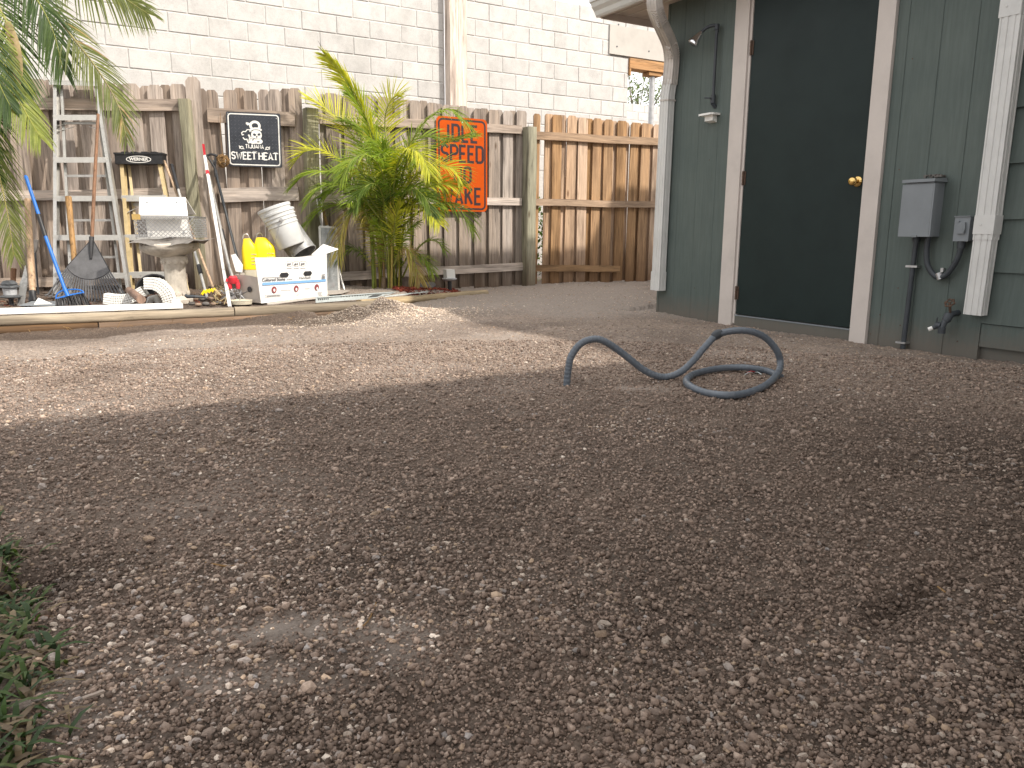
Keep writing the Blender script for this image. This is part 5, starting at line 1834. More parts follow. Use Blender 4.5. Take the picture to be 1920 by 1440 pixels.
def disc(mb, c, rx, ry, n=16, lift=0.0):
    mb.prism([Vector((c[0] + rx * math.cos(2 * math.pi * k / n), c[1] + ry * math.sin(2 * math.pi * k / n), lift)) for k in range(n)], Vector((0, 0, .0007)))
mb = MB(); bar(mb, 491, 532.5, 610, 525.5, .020); mb.build('printed_band', M['print_blue'], bx, M=fm)
x, y = onbox(490, 527); x2, _ = onbox(534, 526)
tl_ = Matrix.Rotation(math.atan2(onbox(610, 525.5)[1] - onbox(491, 532.5)[1], onbox(610, 525.5)[0] - onbox(491, 532.5)[0]), 4, 'Z')
text('printed_title', 'Cultured Stone', fm @ Matrix.Translation((x, y + .006, 0)) @ tl_, .032, M['print_ink'], bx, fit=(x2 - x), bold=.0006, align='LEFT')
x, y = onbox(537, 525.5); text('printed_byline', 'by Boral', fm @ Matrix.Translation((x, y + .007, 0)) @ tl_, .015, M['print_ink'], bx, fit=BW * .08, align='LEFT')
x, y = onbox(560, 522); text('printed_word', 'Handipak', fm @ Matrix.Translation((x, y + .003, 0)) @ tl_, .029, M['print_ink'], bx, fit=BW * .18, align='LEFT')
mb = MB()
for px, py in ((532, 515.5), (576, 512.5)):
    c_ = onbox(px, py)
    mb.prism([Vector((c_[0] + a, c_[1] + b, 0)) for a, b in ((-.050, 0), (-.034, .018), (.034, .018), (.050, 0), (.034, -.018), (-.034, -.018))], Vector((0, 0, .0007)))
mb.build('hand_hole', M['black_plastic'], bx, M=fm)
mb = MB()
for px, py in ((541, 494.5), (554.5, 494.5), (567, 494)):
    c_ = onbox(px, py)
    ribbon(mb, arc(c_[0], c_[1], .040, .021, 0, 345, 18), .0018, closed=True)
    disc(mb, (c_[0] - .012, c_[1] - .004), .008, .010)
    disc(mb, (c_[0] + .010, c_[1] - .002), .007, .009)
for px in (541, 554.5, 567): bar(mb, px - 5, 503.2, px + 5, 502.9, .003)
bar(mb, 491, 520.6, 525, 519.8, .0035)
for px, py, w in ((535, 543.5, 10), (575, 541, 5), (557, 552.5, 3), (599, 548, 5), (598, 550.5, 4), (600, 553, 4)): bar(mb, px - w, py + .2, px + w, py - .3, .003)
for q in (517, 520, 522.5, 525): bar(mb, 602, q - 1.5, 608.5, q - 2, .006)
c_ = onbox(510, 555)
ribbon(mb, [onbox(496, 557.5), onbox(526, 555), onbox(526, 551.5), onbox(496, 553.5)], .002, closed=True)
bar(mb, 499, 555.5, 524, 553.4, .004)
mb.build('printed_marks', M['print_ink'], bx, M=fm)['kind'] = 'stuff'
mb = MB()
for px, py in ((513, 543), (554.5, 541), (593, 538.5)):
    c_ = onbox(px, py); disc(mb, c_, .026, .026)
mb.build('printed_ovals', M['print_red'], bx, M=fm)
mb = MB()
for px, py in ((513, 544), (554.5, 542.5), (593.5, 541)):
    c_ = onbox(px, py); disc(mb, c_, .010, .012, lift=.0009)
mb.build('printed_figures', M['print_white'], bx, M=fm)
mb = MB()
c_ = bp(-.016, BD * .52, BH * .30)
mb.lathe([(.022, 0), (.022, .003), (0, .003)], bp(-.0125, BD * .42, BH * .3), 12, -bu)
mb.build('hand_hole', M['black_plastic'], bx)

# ---- yellow jugs standing in the box
JU = Vector((.94, .34, 0)).normalized()
JV = ZUP.cross(JU)
def jug(px0, px1, ytop, dx, dy, label):
    P = bp(dx, dy, 0)
    bu, bv = JU, JV
    a, b = onpl(px0, 500, P, -bv), onpl(px1, 500, P, -bv)
    w = (b - a).dot(bu)
    ztop = onpl((px0 + px1) / 2, ytop, P, -bv).z
    zb = P0.z + .07
    o = thing('yellow_jug', Vector(((a + b) / 2).to_tuple()[:2] + (zb,)), label, 'jug', 'yellow topped jugs in the white box')
    c_ = (a + b) / 2
    def lay_(w_, d_, z_, sk=0):
        pts = []
        for k in range(20):
            t = 2 * math.pi * k / 20
            cs, sn = math.cos(t), math.sin(t)
            pts.append(Vector((c_.x, c_.y, z_)) + bu * (math.copysign(abs(cs) ** .5, cs) * w_ / 2 + sk) + bv * (math.copysign(abs(sn) ** .5, sn) * d_ / 2 + d_ * 0 + w * .5))
        return pts
    def loft(layers, name, mat):
        mb = MB()
        i0 = 0
        for l in layers: mb.add(l)
        n = 20
        for q in range(len(layers) - 1):
            for k in range(n):
                A = q * n + k; B = q * n + (k + 1) % n
                mb.f.append((A, B, B + n, A + n))
        mb.f.append(tuple(range(n - 1, -1, -1))); e = (len(layers) - 1) * n; mb.f.append(tuple(range(e, e + n)))
        return mb.build(name, mat, o, smooth=35)
    H = ztop - zb
    loft([lay_(w * .86, w * .86, zb), lay_(w * .9, w * .9, zb + H * .15), lay_(w * .94, w * .94, zb + H * .42)], 'body', M['cream'])
    top_ = [lay_(w * .985, w * .985, zb + H * .421), lay_(w, w, zb + H * .46), lay_(w, w, zb + H * .76), lay_(w * .93, w * .95, zb + H * .83)]
    sh_ = lay_(w * .5, w * .6, zb + H * .97, -w * .10)
    top_ += [sh_, lay_(w * .42, w * .5, zb + H * .985, -w * .1)]
    loft(top_, 'top', M['yellow'])
    mb = MB()
    q = c_ + bv * w * .5 - bu * w * .2
    q.z = zb + H * .98
    mb.tube(spline([q - bu * .02, q + ZUP * .03 - bu * .01, q + ZUP * .035 + bu * .015, q + bu * .03 + ZUP * .005], 10), .004, 6)
    mb.build('wire_loop', M['steel'], o)
    mb = MB()
    for i in range(5):
        for j in range(4):
            mb.box(c_ + bu * (w * (.12 + .07 * i)) + bv * (w * .0 - .001) + ZUP * (zb + H * (.52 + .06 * j) - c_.z), (.006, .003, .006), (bu, bv, ZUP))
    mb.build('vent_dots', M['cream'], o)
jug(455, 484, 446, .02, .26, 'yellow topped jug at the left, partly behind the other')
jug(477, 519, 444, .16, .17, 'yellow topped jug with rows of raised dots, the right-hand one')

# ---- buckets
pl = bp(BW * .42, BD * .5, 0)
ax = Vector((-.34, -.05, .92)).normalized()
bc = vat(535, 432, pl)
o = thing('plastic_bucket', bc, 'grey-white ribbed plastic bucket tilted against the gate', 'bucket')
mb = MB()
BS_ = .84
prof = [(.0, 0), (.122, .0), (.128, .01), (.139, .20), (.146, .202), (.146, .212), (.140, .214), (.142, .24), (.150, .242), (.150, .252), (.143, .254), (.145, .275), (.153, .277), (.153, .287), (.147, .289), (.149, .31), (.158, .312), (.158, .33), (.150, .335), (.146, .33), (.118, .012), (0, .012)]
prof = [(a * BS_, b * BS_) for a, b in prof]
mb.lathe(prof, bc - ax * .13, 36, ax)
mb.build('shell', M['bucket_white'], o, smooth=35)
mb = MB()
u_ = ax.cross(Vector((0, 1, 0))).normalized(); v_ = ax.cross(u_)
if v_.y > 0: v_ = -v_
if u_.x < 0: u_ = -u_
q0 = bc - ax * .13 + ax * .205
hd = [q0 + v_ * .128 + u_ * .035, q0 + v_ * .136 - ax * .04 - u_ * .0, q0 + v_ * .134 - ax * .10 - u_ * .045, q0 + v_ * .122 - ax * .14 - u_ * .085]
mb.tube(spline(hd, 12), .0028, 6)
mb.lathe([(.016, 0), (.012, .012), (0, .014)], q0 + v_ * .122 + u_ * .035, 10, v_)
mb.build('bail', M['steel'], o)
mb = MB(); mb.lathe([(.115, .235), (.122, .27), (.126, .30), (.132, .305), (.132, .325), (.125, .328), (.121, .30), (.11, .235)], bc - ax * .13 - u_ * .014, 36, ax)
tag(mb.build('plastic_bucket', M['bucket_white'], smooth=35), 'pale plastic bucket nested inside the ribbed bucket, only its rim showing', 'bucket')
pl = bp(BW * .62, BD * .55, 0)
c0_, c1_ = vat(544, 440, pl), vat(571, 474, pl)
ax = (c1_ - c0_).normalized()
o = thing('metal_pipe', c0_, 'paint spattered galvanised duct pipe lying tilted in the white box', 'pipe')
mb = MB()
r_ = .112
L_ = (c1_ - c0_).length
ax = (ax + Vector((0, -.25, 0))).normalized()
mb.lathe([(r_, -.06), (r_, L_), (r_ + .004, L_ + .004), (r_ + .004, L_ + .012), (r_ - .004, L_ + .012), (r_ - .006, -.06)], c0_, 36, ax)
mb.build('shell', M['galv'], o, smooth=35)
mb = MB()
u_ = ax.cross(ZUP).normalized()
for a in (.4, 2.6):
    d = (u_ * math.cos(a) + ax.cross(u_) * math.sin(a))
    if d.y > 0: d = -d
    mb.beam(c0_ - ax * .06 + d * r_, c0_ + ax * L_ + d * r_, .01, .005, d)
mb.build('seam', M['galv'], o)

# ---- screen frame, poles, scraps right of the box
q = bd(618, 549) + Vector((0, .12, 0))
sn = Vector((.35, -1, .18)).normalized()
def sc(px, py): return onpl(px, py, q, sn)
o = thing('window_screen', q, 'small aluminium framed screen leaning behind the poles beside the box', 'screen')
cs = [sc(604, 548), sc(636, 548), sc(630, 427), sc(599, 425)]
mb = MB()
for k in range(4): mb.beam(cs[k], cs[(k + 1) % 4], .018, .012, sn)
mb.build('frame', M['alu_light'], o)
mb = MB(); mb.prism(cs, sn * .003); mb.build('pane', M['screen'], o)
b, t = bd(626, 542) , pB(590, 352, .10)
pole('paint_pole', 'slim silver pole with a red end cap right of the white box', 'pole', [(b.lerp(t, .06), t, .0125, M['alu'], 'tube'), (b, b.lerp(t, .065), .016, M['red'], 'end_cap')])
b, t = bd(646, 546) , pB(597, 361, .09)
pole('roller_pole', 'metal roller pole with a black tip and brown worn middle', 'pole', [(b, b.lerp(t, .66), .0125, M['alu'], 'tube'), (b.lerp(t, .66), b.lerp(t, .85), .0135, M['twig'], 'worn_section'), (b.lerp(t, .85), b.lerp(t, .93), .0125, M['alu'], 'tube'), (b.lerp(t, .93), t, .017, M['black_plastic'], 'tip')])
mb = MB(); mb.prism([bd(612, 553, .10), bd(640, 551, .10), bd(657, 546, .105), bd(640, 543, .105), bd(612, 544, .105)], ZUP * .005)
tag(mb.build('cardboard_scrap', M['cardboard_g']), 'flat grey cardboard piece lying at the right end of the box', 'cardboard')
a, b = bd(592, 563, .125), onz(738, 552, .10)
o = thing('metal_angle', a, 'pale blue-grey perforated metal angle lying on the timber in front of the palm', 'metal strip')
mb = MB(); mb.beam(a, b, .003, .04, ZUP); mb.beam(a + Vector((0, .02, .02)), b + Vector((0, .02, .02)), .04, .003); mb.build('strip', M['pale_metal'], o)
mb = MB()
d = (b - a).normalized(); nn_ = Vector((d.y, -d.x, 0))
for k in range(6): mb.lathe([(.006, 0), (.006, .002), (0, .002)], a + d * (.03 + .022 * k) + nn_ * .0016 + ZUP * .004, 8, nn_)
for k in range(11): mb.lathe([(.004, 0), (.004, .002), (0, .002)], a + d * (.30 + .035 * k) + nn_ * .0016 + ZUP * .012, 6, nn_)
mb.build('holes', M['black_plastic'], o)
a, b = onz(720, 556, .11), onz(800, 547, .11)
mb = MB(); mb.beam(a, b, .025, .006)
tag(mb.build('metal_strip', M['pale_metal']), 'thin white metal strip lying along the timber beside the red mulch', 'metal strip')
mb = MB(); mb.prism([onz(690, 558, .115), onz(706, 557, .115), onz(716, 553, .12), onz(700, 554, .12)], ZUP * .006)
tag(mb.build('scrap_plate', M['lamp_grey']), 'small dark scrap on top of the gravel pile', 'scrap')

# ---- red mulch, lamps
mb = MB(); mb.col = (.2, .05, .03); random.seed(77)
for k in range(2600):
    x, y = random.uniform(738, 868), random.uniform(530, 553)
    p = onz(x, y, .10)
    s3 = (p.x - A3.x) * n3.x + (p.y - A3.y) * n3.y
    if s3 < .06 or ((x - 800) / 68) ** 2 + ((y - 543) / 11) ** 2 > 1: continue
    p.z = float(height(p.x, p.y, False)) + random.uniform(-.002, .018)
    d = Vector((random.uniform(-1, 1), random.uniform(-1, 1), random.uniform(-.35, .35))).normalized() * random.uniform(.012, .03)
    mb.col = random.choice([(.23, .048, .03), (.16, .035, .022), (.30, .075, .045), (.10, .03, .02)])
    mb.beam(p - d, p + d, random.uniform(.005, .011), .004)
for k in range(700):
    s, t = random.uniform(.35, 1.6), random.uniform(-.5, 2.4)
    p = LB + UH * s + UF * t
    if (p - PA).dot(NA) < .05: continue
    p.z = float(height(p.x, p.y, False)) + random.uniform(.0, .012)
    d = Vector((random.uniform(-1, 1), random.uniform(-1, 1), random.uniform(-.3, .3))).normalized() * random.uniform(.012, .03)
    mb.col = random.choice([(.15, .045, .03), (.10, .06, .04), (.18, .12, .08), (.07, .04, .03)])
    mb.beam(p - d, p + d, random.uniform(.005, .011), .004)
tag(mb.build('mulch', M['chips']), 'red wood-chip mulch around the palm and under the stored tools', kind='stuff')
p = onz(844, 546, .07)
o = thing('solar_light', p, 'white solar light on a black stake at the edge of the red mulch', 'lamp')
zt = onpl(842, 525, p, Vector((0, -1, 0))).z
mb = MB(); mb.tube([p - ZUP * .04, Vector((p.x - .004, p.y, zt))], .020, 10); mb.build('stake', M['black_plastic'], o, smooth=40)
q = Vector((p.x - .005, p.y, zt))
mb = MB(); mb.lathe([(.02, -.012), (.062, -.002), (.074, .012), (.07, .018), (0, .02)], q, 24); mb.build('saucer', M['lens'], o, smooth=40)
X = UF
mb = MB(); mb.prism([q + X * -.045 + ZUP * .02 - UH * .04, q + X * .045 + ZUP * .02 - UH * .04, q + X * .045 + ZUP * .02 + UH * .04, q + X * -.045 + ZUP * .02 + UH * .04], ZUP * .085 - X * .008); mb.build('head', M['white_plastic'], o)
p = onz(801, 543, .09)
o = thing('spot_light', p, 'flat black garden spot light lying on the red mulch', 'lamp')
ax = Vector((-.1, -.35, 1)).normalized()
mb = MB(); mb.lathe([(.03, -.03), (.06, .0), (.088, .022), (.088, .03), (.05, .036), (0, .038)], p + ZUP * .015, 20, ax); mb.build('head', M['lamp_grey'], o, smooth=40)
mb = MB(); mb.tube([p - Vector((0, .03, -.02)), p - Vector((0, .09, .0))], .02, 8); mb.build('socket', M['black_plastic'], o, smooth=40)
# ------------------------------------------------------------------ signs
def glyph(ch, w, h):
    q = min(w, h) * .42
    if ch == 'I': return [[(w / 2, 0), (w / 2, h)]]
    if ch == 'D': return [[(0, 0), (w * .55, 0)] + arc(w - q, q, q, q, -80, 0, 6) + arc(w - q, h - q, q, q, 0, 80, 6) + [(w * .55, h), (0, h), (0, 0)]]
    if ch == 'L': return [[(0, h), (0, 0), (w, 0)]]
    if ch == 'E': return [[(w, h), (0, h), (0, 0), (w, 0)], [(0, h * .52), (w * .85, h * .52)]]
    if ch == 'P': return [[(0, 0), (0, h), (w * .6, h)] + arc(w - q, h - q, q, q, 75, 0, 5) + arc(w - q, h * .47 + q, q, q, 0, -75, 5) + [(w * .6, h * .47), (0, h * .47)]]
    if ch == 'S': return [arc(w / 2, h * .75, w / 2, h * .25, 20, 90, 5) + arc(w / 2, h * .75, w / 2, h * .25, 110, 250, 8) + [(w * .62, h * .48)] + arc(w / 2, h * .26, w / 2, h * .26, 60, -90, 9) + arc(w / 2, h * .26, w / 2, h * .26, -110, -165, 4)]
    if ch == 'N': return [[(0, 0), (0, h), (w, 0), (w, h)]]
    if ch == 'O': return [arc(w / 2, h - w / 2, w / 2, w / 2, 0, 180, 10) + arc(w / 2, w / 2, w / 2, w / 2, 180, 360, 10) + [(w, h - w / 2)]]
    if ch == 'W': return [[(0, h), (w * .25, 0), (w * .5, h * .75), (w * .75, 0), (w, h)]]
    if ch == 'A': return [[(0, 0), (w / 2, h), (w, 0)], [(w * .18, h * .28), (w * .82, h * .28)]]
    if ch == 'K': return [[(0, 0), (0, h)], [(w, h), (0, h * .38)], [(w * .36, h * .60), (w, 0)]]
    if ch == 'T': return [[(w / 2, 0), (w / 2, h)], [(0, h), (w, h)]]
    if ch == 'U': return [[(0, h)] + arc(w / 2, w / 2, w / 2, w / 2, 180, 360, 10) + [(w, h)]]
    if ch == 'J': return [[(w, h)] + arc(w / 2, w / 2, w / 2, w / 2, 0, -170, 9)]
    if ch == 'H': return [[(0, 0), (0, h)], [(w, 0), (w, h)], [(0, h * .5), (w, h * .5)]]
    return []
def letters(mb, word, cx_, y0, h, w, gap, st, widths=None, serif=0.0, lift=0.0, baseline=None):
    ws = [w * (widths or {}).get(c, 1.0) for c in word]
    tot = sum(ws) + gap * (len(word) - 1)
    x = cx_ - tot / 2
    for c, w_ in zip(word, ws):
        dy = baseline(x + w_ / 2 - cx_) if baseline else 0
        for k, pl in enumerate(glyph(c, w_, h)):
            pts = [(x + a, y0 + dy + b) for a, b in pl]
            ribbon(mb, pts, st, .0008, lift + .00012 * k, closed=False)
            if serif:
                for a, b in (pl[0], pl[-1]):
                    if b in (0, h) and c not in 'SUJ':
                        ribbon(mb, [(x + a - serif, y0 + dy + b + (st * .22 if b == 0 else -st * .22)), (x + a + serif, y0 + dy + b + (st * .22 if b == 0 else -st * .22))], st * .5, .0008, lift + .00012 * (k + 3))
        x += w_ + gap

# orange sign
OS = pB(866, 308, .062)
def onS(px, py):
    q = onpl(px, py, OS, NF) - OS
    return q.dot(UF), q.z
l, r_ = onS(819, 308)[0], onS(913.5, 308)[0]
tp, bt_ = (onS(819, 217)[1] + onS(914, 224)[1]) / 2, (onS(819, 396)[1] + onS(912, 397)[1]) / 2
sw, shh = r_ - l, tp - bt_
so_ = thing('orange_sign', OS, 'orange rectangular sign reading IDLE SPEED NO WAKE, partly behind palm fronds', 'sign')
fm = frame(OS + UF * (l + r_) / 2 + ZUP * (tp + bt_) / 2, UF, ZUP, NF)
def rrect(w, h, r, n=6):
    return arc(w / 2 - r, -h / 2 + r, r, r, -90, 0, n) + arc(w / 2 - r, h / 2 - r, r, r, 0, 90, n) + arc(-w / 2 + r, h / 2 - r, r, r, 90, 180, n) + arc(-w / 2 + r, -h / 2 + r, r, r, 180, 270, n)
mb = MB(); mb.prism([Vector((a, b, -.003)) for a, b in rrect(sw, shh, .05)], Vector((0, 0, .003)))
mb.build('panel', M['orange'], so_, M=fm)
mb = MB(); ribbon(mb, rrect(sw - .055, shh - .055, .045), .02, closed=True); mb.build('border', M['sign_black'], so_, M=fm)
mb = MB()
lh = .178
def rowy(py): return onS(866, py)[1] - (tp + bt_) / 2
wd = {'I': .25, 'W': 1.2, 'A': 1.05, 'N': 1.0, 'K': 1.0, 'L': .9, 'E': .88}
for word, py in (('IDLE', 267), ('SPEED', 305), ('NO', 344), ('WAKE', 384)):
    letters(mb, word, .002, rowy(py) + .010, lh - .02, .074, .040 if word != 'SPEED' else .032, .0275, wd)
mb.build('lettering', M['sign_black'], so_, M=fm)
mb = MB()
for y in (shh / 2 - .05, -shh / 2 + .05):
    mb = MB(); mb.lathe([(.008, 0), (.007, .004), (0, .005)], Vector((0, y, 0)), 10, Vector((0, 0, 1)))
    mb.build('bolt', M['steel'], so_, M=fm)

# black square sign
BS = pA(476, 262, .068)
def onK(px, py):
    q = onpl(px, py, BS, NA) - BS
    return q.dot(UA), q.z
l, r_ = onK(426, 262)[0], onK(527, 262)[0]
tp, bt_ = onK(474, 211)[1], onK(480, 313)[1]
sw, shh = r_ - l, tp - bt_
ks = thing('black_sign', BS, 'black square tread-plate sign reading TIJUANA SWEET HEAT with a white skull and snake emblem', 'sign')
fm = frame(BS + UA * (l + r_) / 2 + ZUP * (tp + bt_) / 2, UA, ZUP, NA) @ Matrix.Rotation(math.radians(-.8), 4, 'Z')
mb = MB(); mb.prism([Vector((a, b, -.012)) for a, b in rrect(sw, shh, .012, 3)], Vector((0, 0, .012))); mb.build('plate', M['plate_black'], ks, M=fm)
mb = MB(); ribbon(mb, rrect(sw - .035, shh - .035, .025), .010, closed=True); mb.build('border', M['print_white'], ks, M=fm)
mb = MB(); n_ = 13
for i in range(n_):
    for j in range(n_):
        x, y = (i - (n_ - 1) / 2) * sw * .068, (j - (n_ - 1) / 2) * shh * .068
        a = math.radians(45 if (i + j) % 2 else -45)
        d = Vector((math.cos(a), math.sin(a), 0)); e = Vector((-d.y, d.x, 0))
        c_ = Vector((x, y, .0002))
        mb.prism([c_ - d * .013, c_ + e * .0024, c_ + d * .013, c_ - e * .0024], Vector((0, 0, .0012)))
mb.build('tread_ridges', M['plate_ridge'], ks, M=fm)
K = sw / .525
mb = MB()
letters(mb, 'SWEETHEAT', 0, 0, .001, .001, 0, .0001) if False else None
lw = {'S': .9, 'W': 1.45, 'A': 1.1, 'T': .95, 'H': 1.0, 'E': .85}
letters(mb, 'SWEET', -.108 * K, -.190 * K, .066 * K, .035 * K, .0145 * K, .0125 * K, lw, serif=.0105 * K, lift=.0016)
letters(mb, 'HEAT', .130 * K, -.190 * K, .066 * K, .035 * K, .0145 * K, .0125 * K, lw, serif=.0105 * K, lift=.0016)
letters(mb, 'TIJUANA', .0, -.088 * K, .036 * K, .020 * K, .0085 * K, .0075 * K, {'I': .2}, lift=.0016, baseline=lambda x: .006 - x * x * .35)
for sgn in (-1, 1):
    cx_ = sgn * .125 * K
    ribbon(mb, arc(cx_, -.078 * K, .013, .011, 0, 330, 10), .007, lift=.0016)
    ribbon(mb, [(cx_ + sgn * .012, -.070 * K), (cx_ + sgn * .022, -.062 * K), (cx_ + sgn * .018, -.09 * K)], .006, lift=.0018)
    ribbon(mb, [(cx_ - sgn * .012, -.082 * K), (cx_ - sgn * .022, -.094 * K)], .006, lift=.0018)
for k in range(4): ribbon(mb, [((-.018 + .011 * k) * K, -.112 * K), ((-.011 + .011 * k) * K, -.112 * K)], .004, lift=.0016)
mb.build('lettering', M['print_white'], ks, M=fm)
mb = MB()                                             # emblem: skull wound round by a snake
def disc2(c, rx, ry, lift, n=18, rot=0):
    mb.prism([Vector((c[0] + rx * math.cos(2 * math.pi * k / n) * math.cos(rot) - ry * math.sin(2 * math.pi * k / n) * math.sin(rot), c[1] + rx * math.cos(2 * math.pi * k / n) * math.sin(rot) + ry * math.sin(2 * math.pi * k / n) * math.cos(rot), lift)) for k in range(n)], Vector((0, 0, .0006)))
disc2((.022, .045), .048, .048, .0016)
disc2((-.012, -.005), .040, .032, .0018)
disc2((.04, -.012), .035, .024, .0020)
disc2((.005, -.022), .055, .012, .0022)
ribbon(mb, arc(.012, .125, .040, .036, -60, 240, 16), .022, lift=.0016)
ribbon(mb, [(-.022, .105), (-.03, .135), (-.05, .142), (-.066, .145)], .02, lift=.0019)
ribbon(mb, [(-.066, .150), (-.05, .128)], .010, lift=.0021)
ribbon(mb, arc(.02, .075, .05, .026, 20, 190, 10), .02, lift=.0024)
ribbon(mb, [(-.035, .09), (-.06, .088), (-.075, .07), (-.095, .072), (-.11, .058), (-.105, .04), (-.09, .045)], .008, lift=.0016)
ribbon(mb, [(-.1, .018), (-.085, .0), (-.065, .004), (-.06, -.015), (-.05, -.03), (-.035, -.02)], .009, lift=.0016)
ribbon(mb, [(-.05, .045), (-.04, .03), (-.045, .02)], .014, lift=.0016)
mb.build('emblem', M['print_white'], ks, M=fm)
mb = MB()
disc2((.005, .047), .014, .010, .0032, rot=-.4)
disc2((.045, .050), .013, .010, .0032, rot=.4)
disc2((.024, .028), .006, .008, .0032)
disc2((-.012, .0), .008, .005, .0032, rot=.7)
disc2((.036, -.016), .012, .005, .0032)
disc2((.012, .122), .013, .010, .0032, rot=.6)
for k in range(5): ribbon(mb, [(-.004 + .012 * k, .016), (-.002 + .012 * k, .004)], .0025, lift=.0032)
ribbon(mb, arc(.02, .066, .05, .026, 25, 180, 10), .0035, lift=.0034)
ribbon(mb, arc(-.012, -.005, .028, .022, 30, 200, 8), .003, lift=.0034)
mb.build('emblem_lines', M['plate_black'], ks, M=fm)
mb = MB()
for x, y in ((.225, .215), (-.245, -.24), (-.245, .245), (.24, -.245)):
    mb = MB(); mb.lathe([(.006, .0), (.005, .003), (0, .004)], Vector((x * K, y * K, .001)), 10, Vector((0, 0, 1)))
    mb.build('screw', M['steel'], ks, M=fm)

# ------------------------------------------------------------------ grey conduit on the ground
H0, H1 = onground(1063, 722), onground(1462, 706)
hn = Vector((-(H1 - H0).y, (H1 - H0).x, 0)).normalized()
if hn.y > 0: hn = -hn
def hv(px, py): return onpl(px, py, H0, hn)
pts = [H0 - ZUP * .06, hv(1063, 718), hv(1066, 690), hv(1071, 668), hv(1087, 646), hv(1106, 637), hv(1126, 637), hv(1150, 650), hv(1178, 671), hv(1206, 693), hv(1232, 705), hv(1254, 706), hv(1278, 696), hv(1300, 676), hv(1322, 650), hv(1345, 628), hv(1378, 620), hv(1410, 622), hv(1436, 634), hv(1456, 657), hv(1463, 680)]
gnd = [onground(x, y, d) for x, y, d in ((1458, 700, .03), (1436, 722, .016), (1400, 737, .014), (1362, 741, .014), (1322, 736, .014), (1294, 724, .014), (1287, 713, .014), (1300, 702, .015), (1334, 693, .018), (1372, 689, .02), (1408, 690, .02), (1440, 696, .016), (1464, 707, .006))]
P_ = spline(pts + gnd, 480)
ch = thing('grey_conduit', H0, 'grey ribbed flexible conduit looping over the bare ground in front of the door', 'conduit')
mb = MB()
mb.tube(P_, [.0148 + .0011 * (k % 4 < 2) for k in range(len(P_))], 14)
mb.build('tube', M['conduit'], ch, smooth=60)
kp = hv(1345, 627)
mb = MB()
i_ = min(range(len(P_)), key=lambda k: (P_[k] - kp).length)
mb.sweep([(.0155 * math.cos(a), .0175 * math.sin(a) + .004 * (math.sin(a) > .5)) for a in [2 * math.pi * k / 10 for k in range(10)]], P_[i_ - 4:i_ + 5:2], up=ZUP, scale=[.9, 1.06, 1.12, 1.06, .9])
mb.build('kink', M['conduit_dark'], ch, smooth=60)
for (x0, y0, x1, y1, mat, lab) in ((1400, 699, 1416, 697, 'red', 'short red scrap of wire inside the conduit loop'), (1396, 703, 1410, 698, 'pale_metal', 'short pale green scrap of wire inside the conduit loop'), (1414, 698, 1428, 702, 'pale_metal', 'short grey scrap of wire at the right inside the conduit loop')):
    mb = MB(); a, b = onground(x0, y0, .006), onground(x1, y1, .008)
    mb.tube([a, a.lerp(b, .5) + ZUP * .006, b], .002, 5)
    tag(mb.build('wire_scrap', M[mat]), lab, 'wire')

# ------------------------------------------------------------------ palms
FS, LN, LW = .84, 1.55, .62
def frond(root, pts, n=34, llen=.32, start=.12, seed=0, col=((.12, .20, .03), (.22, .30, .04)), rach=(.30, .32, .08), up=None, droop=.35, spread=62, w=.017, r0=.010, sides=(1, 1), thin=0.0, dead=0.0, lift=.25, name='frond', prof=None):
    rnd = random.Random(seed)
    P = spline(pts, 26)
    n = int(n * LN); w *= LW; llen *= FS
    mb = MB(); mb.col = rach
    mb.tube(P, [r0 * (1 - .82 * k / 26) for k in range(27)], 5)
    L = sum((P[k + 1] - P[k]).length for k in range(26))
    for side in (1, -1):
        if rnd.random() > 2: continue
        for k in range(n):
            f = start + (1 - start) * (k + .5 + rnd.uniform(-.3, .3)) / n
            if rnd.random() < thin or rnd.random() > sides[0 if side > 0 else 1]: continue
            x = f * 26; i = min(int(x), 25)
            p = P[i].lerp(P[i + 1], x - i)
            T = (P[i + 1] - P[i]).normalized()
            U = Vector(up) if up is not None else ZUP
            S = T.cross(U)
            if S.length < .05: S = T.cross(Vector((0, -1, 0)))
            S.normalize(); Nn = S.cross(T).normalized()
            g = (f - start) / (1 - start)
            ll = llen * (prof(g) if prof else (.45 + .9 * math.sin(math.pi * min(1, g * .85 + .12)) ** 1.0) * .75) * rnd.uniform(.85, 1.12)
            phi = math.radians(spread * (1 - .55 * g) + rnd.uniform(-5, 5))
            d = (T * math.cos(phi) + S * side * math.sin(phi) + Nn * lift * rnd.uniform(.6, 1.4)).normalized()
            bl_ = (d.cross(Nn) + Nn * rnd.uniform(-.5, .5)).normalized()
            c0 = col[0]; c1 = col[1]
            t = rnd.random()
            base = tuple(a + (b - a) * t for a, b in zip(c0, c1))
            if rnd.random() < dead: base = rnd.choice([(.34, .24, .10), (.28, .18, .08), (.40, .32, .14)])
            dr = droop * rnd.uniform(.7, 1.35)
            prev = None
            i0 = len(mb.v)
            wk = w * rnd.uniform(.8, 1.15)
            for q in range(6):
                s = q / 5
                c = p + d * ll * s + Vector((0, 0, -1)) * dr * ll * s * s
                ww = wk * (.45, 1, 1, .8, .5, .06)[q] / 2
                tipc = base if q < 4 else tuple(b_ * (1.1 if dead == 0 else .9) for b_ in base)
                mb.col = tipc
                mb.add([c - bl_ * ww, c + Nn * ww * .35 * -1, c + bl_ * ww])
            for q in range(5):
                a = i0 + q * 3
                mb.f += [(a, a + 1, a + 4, a + 3), (a + 1, a + 2, a + 5, a + 4)]
    return mb.build(name, M['leaf'], root, smooth=180)

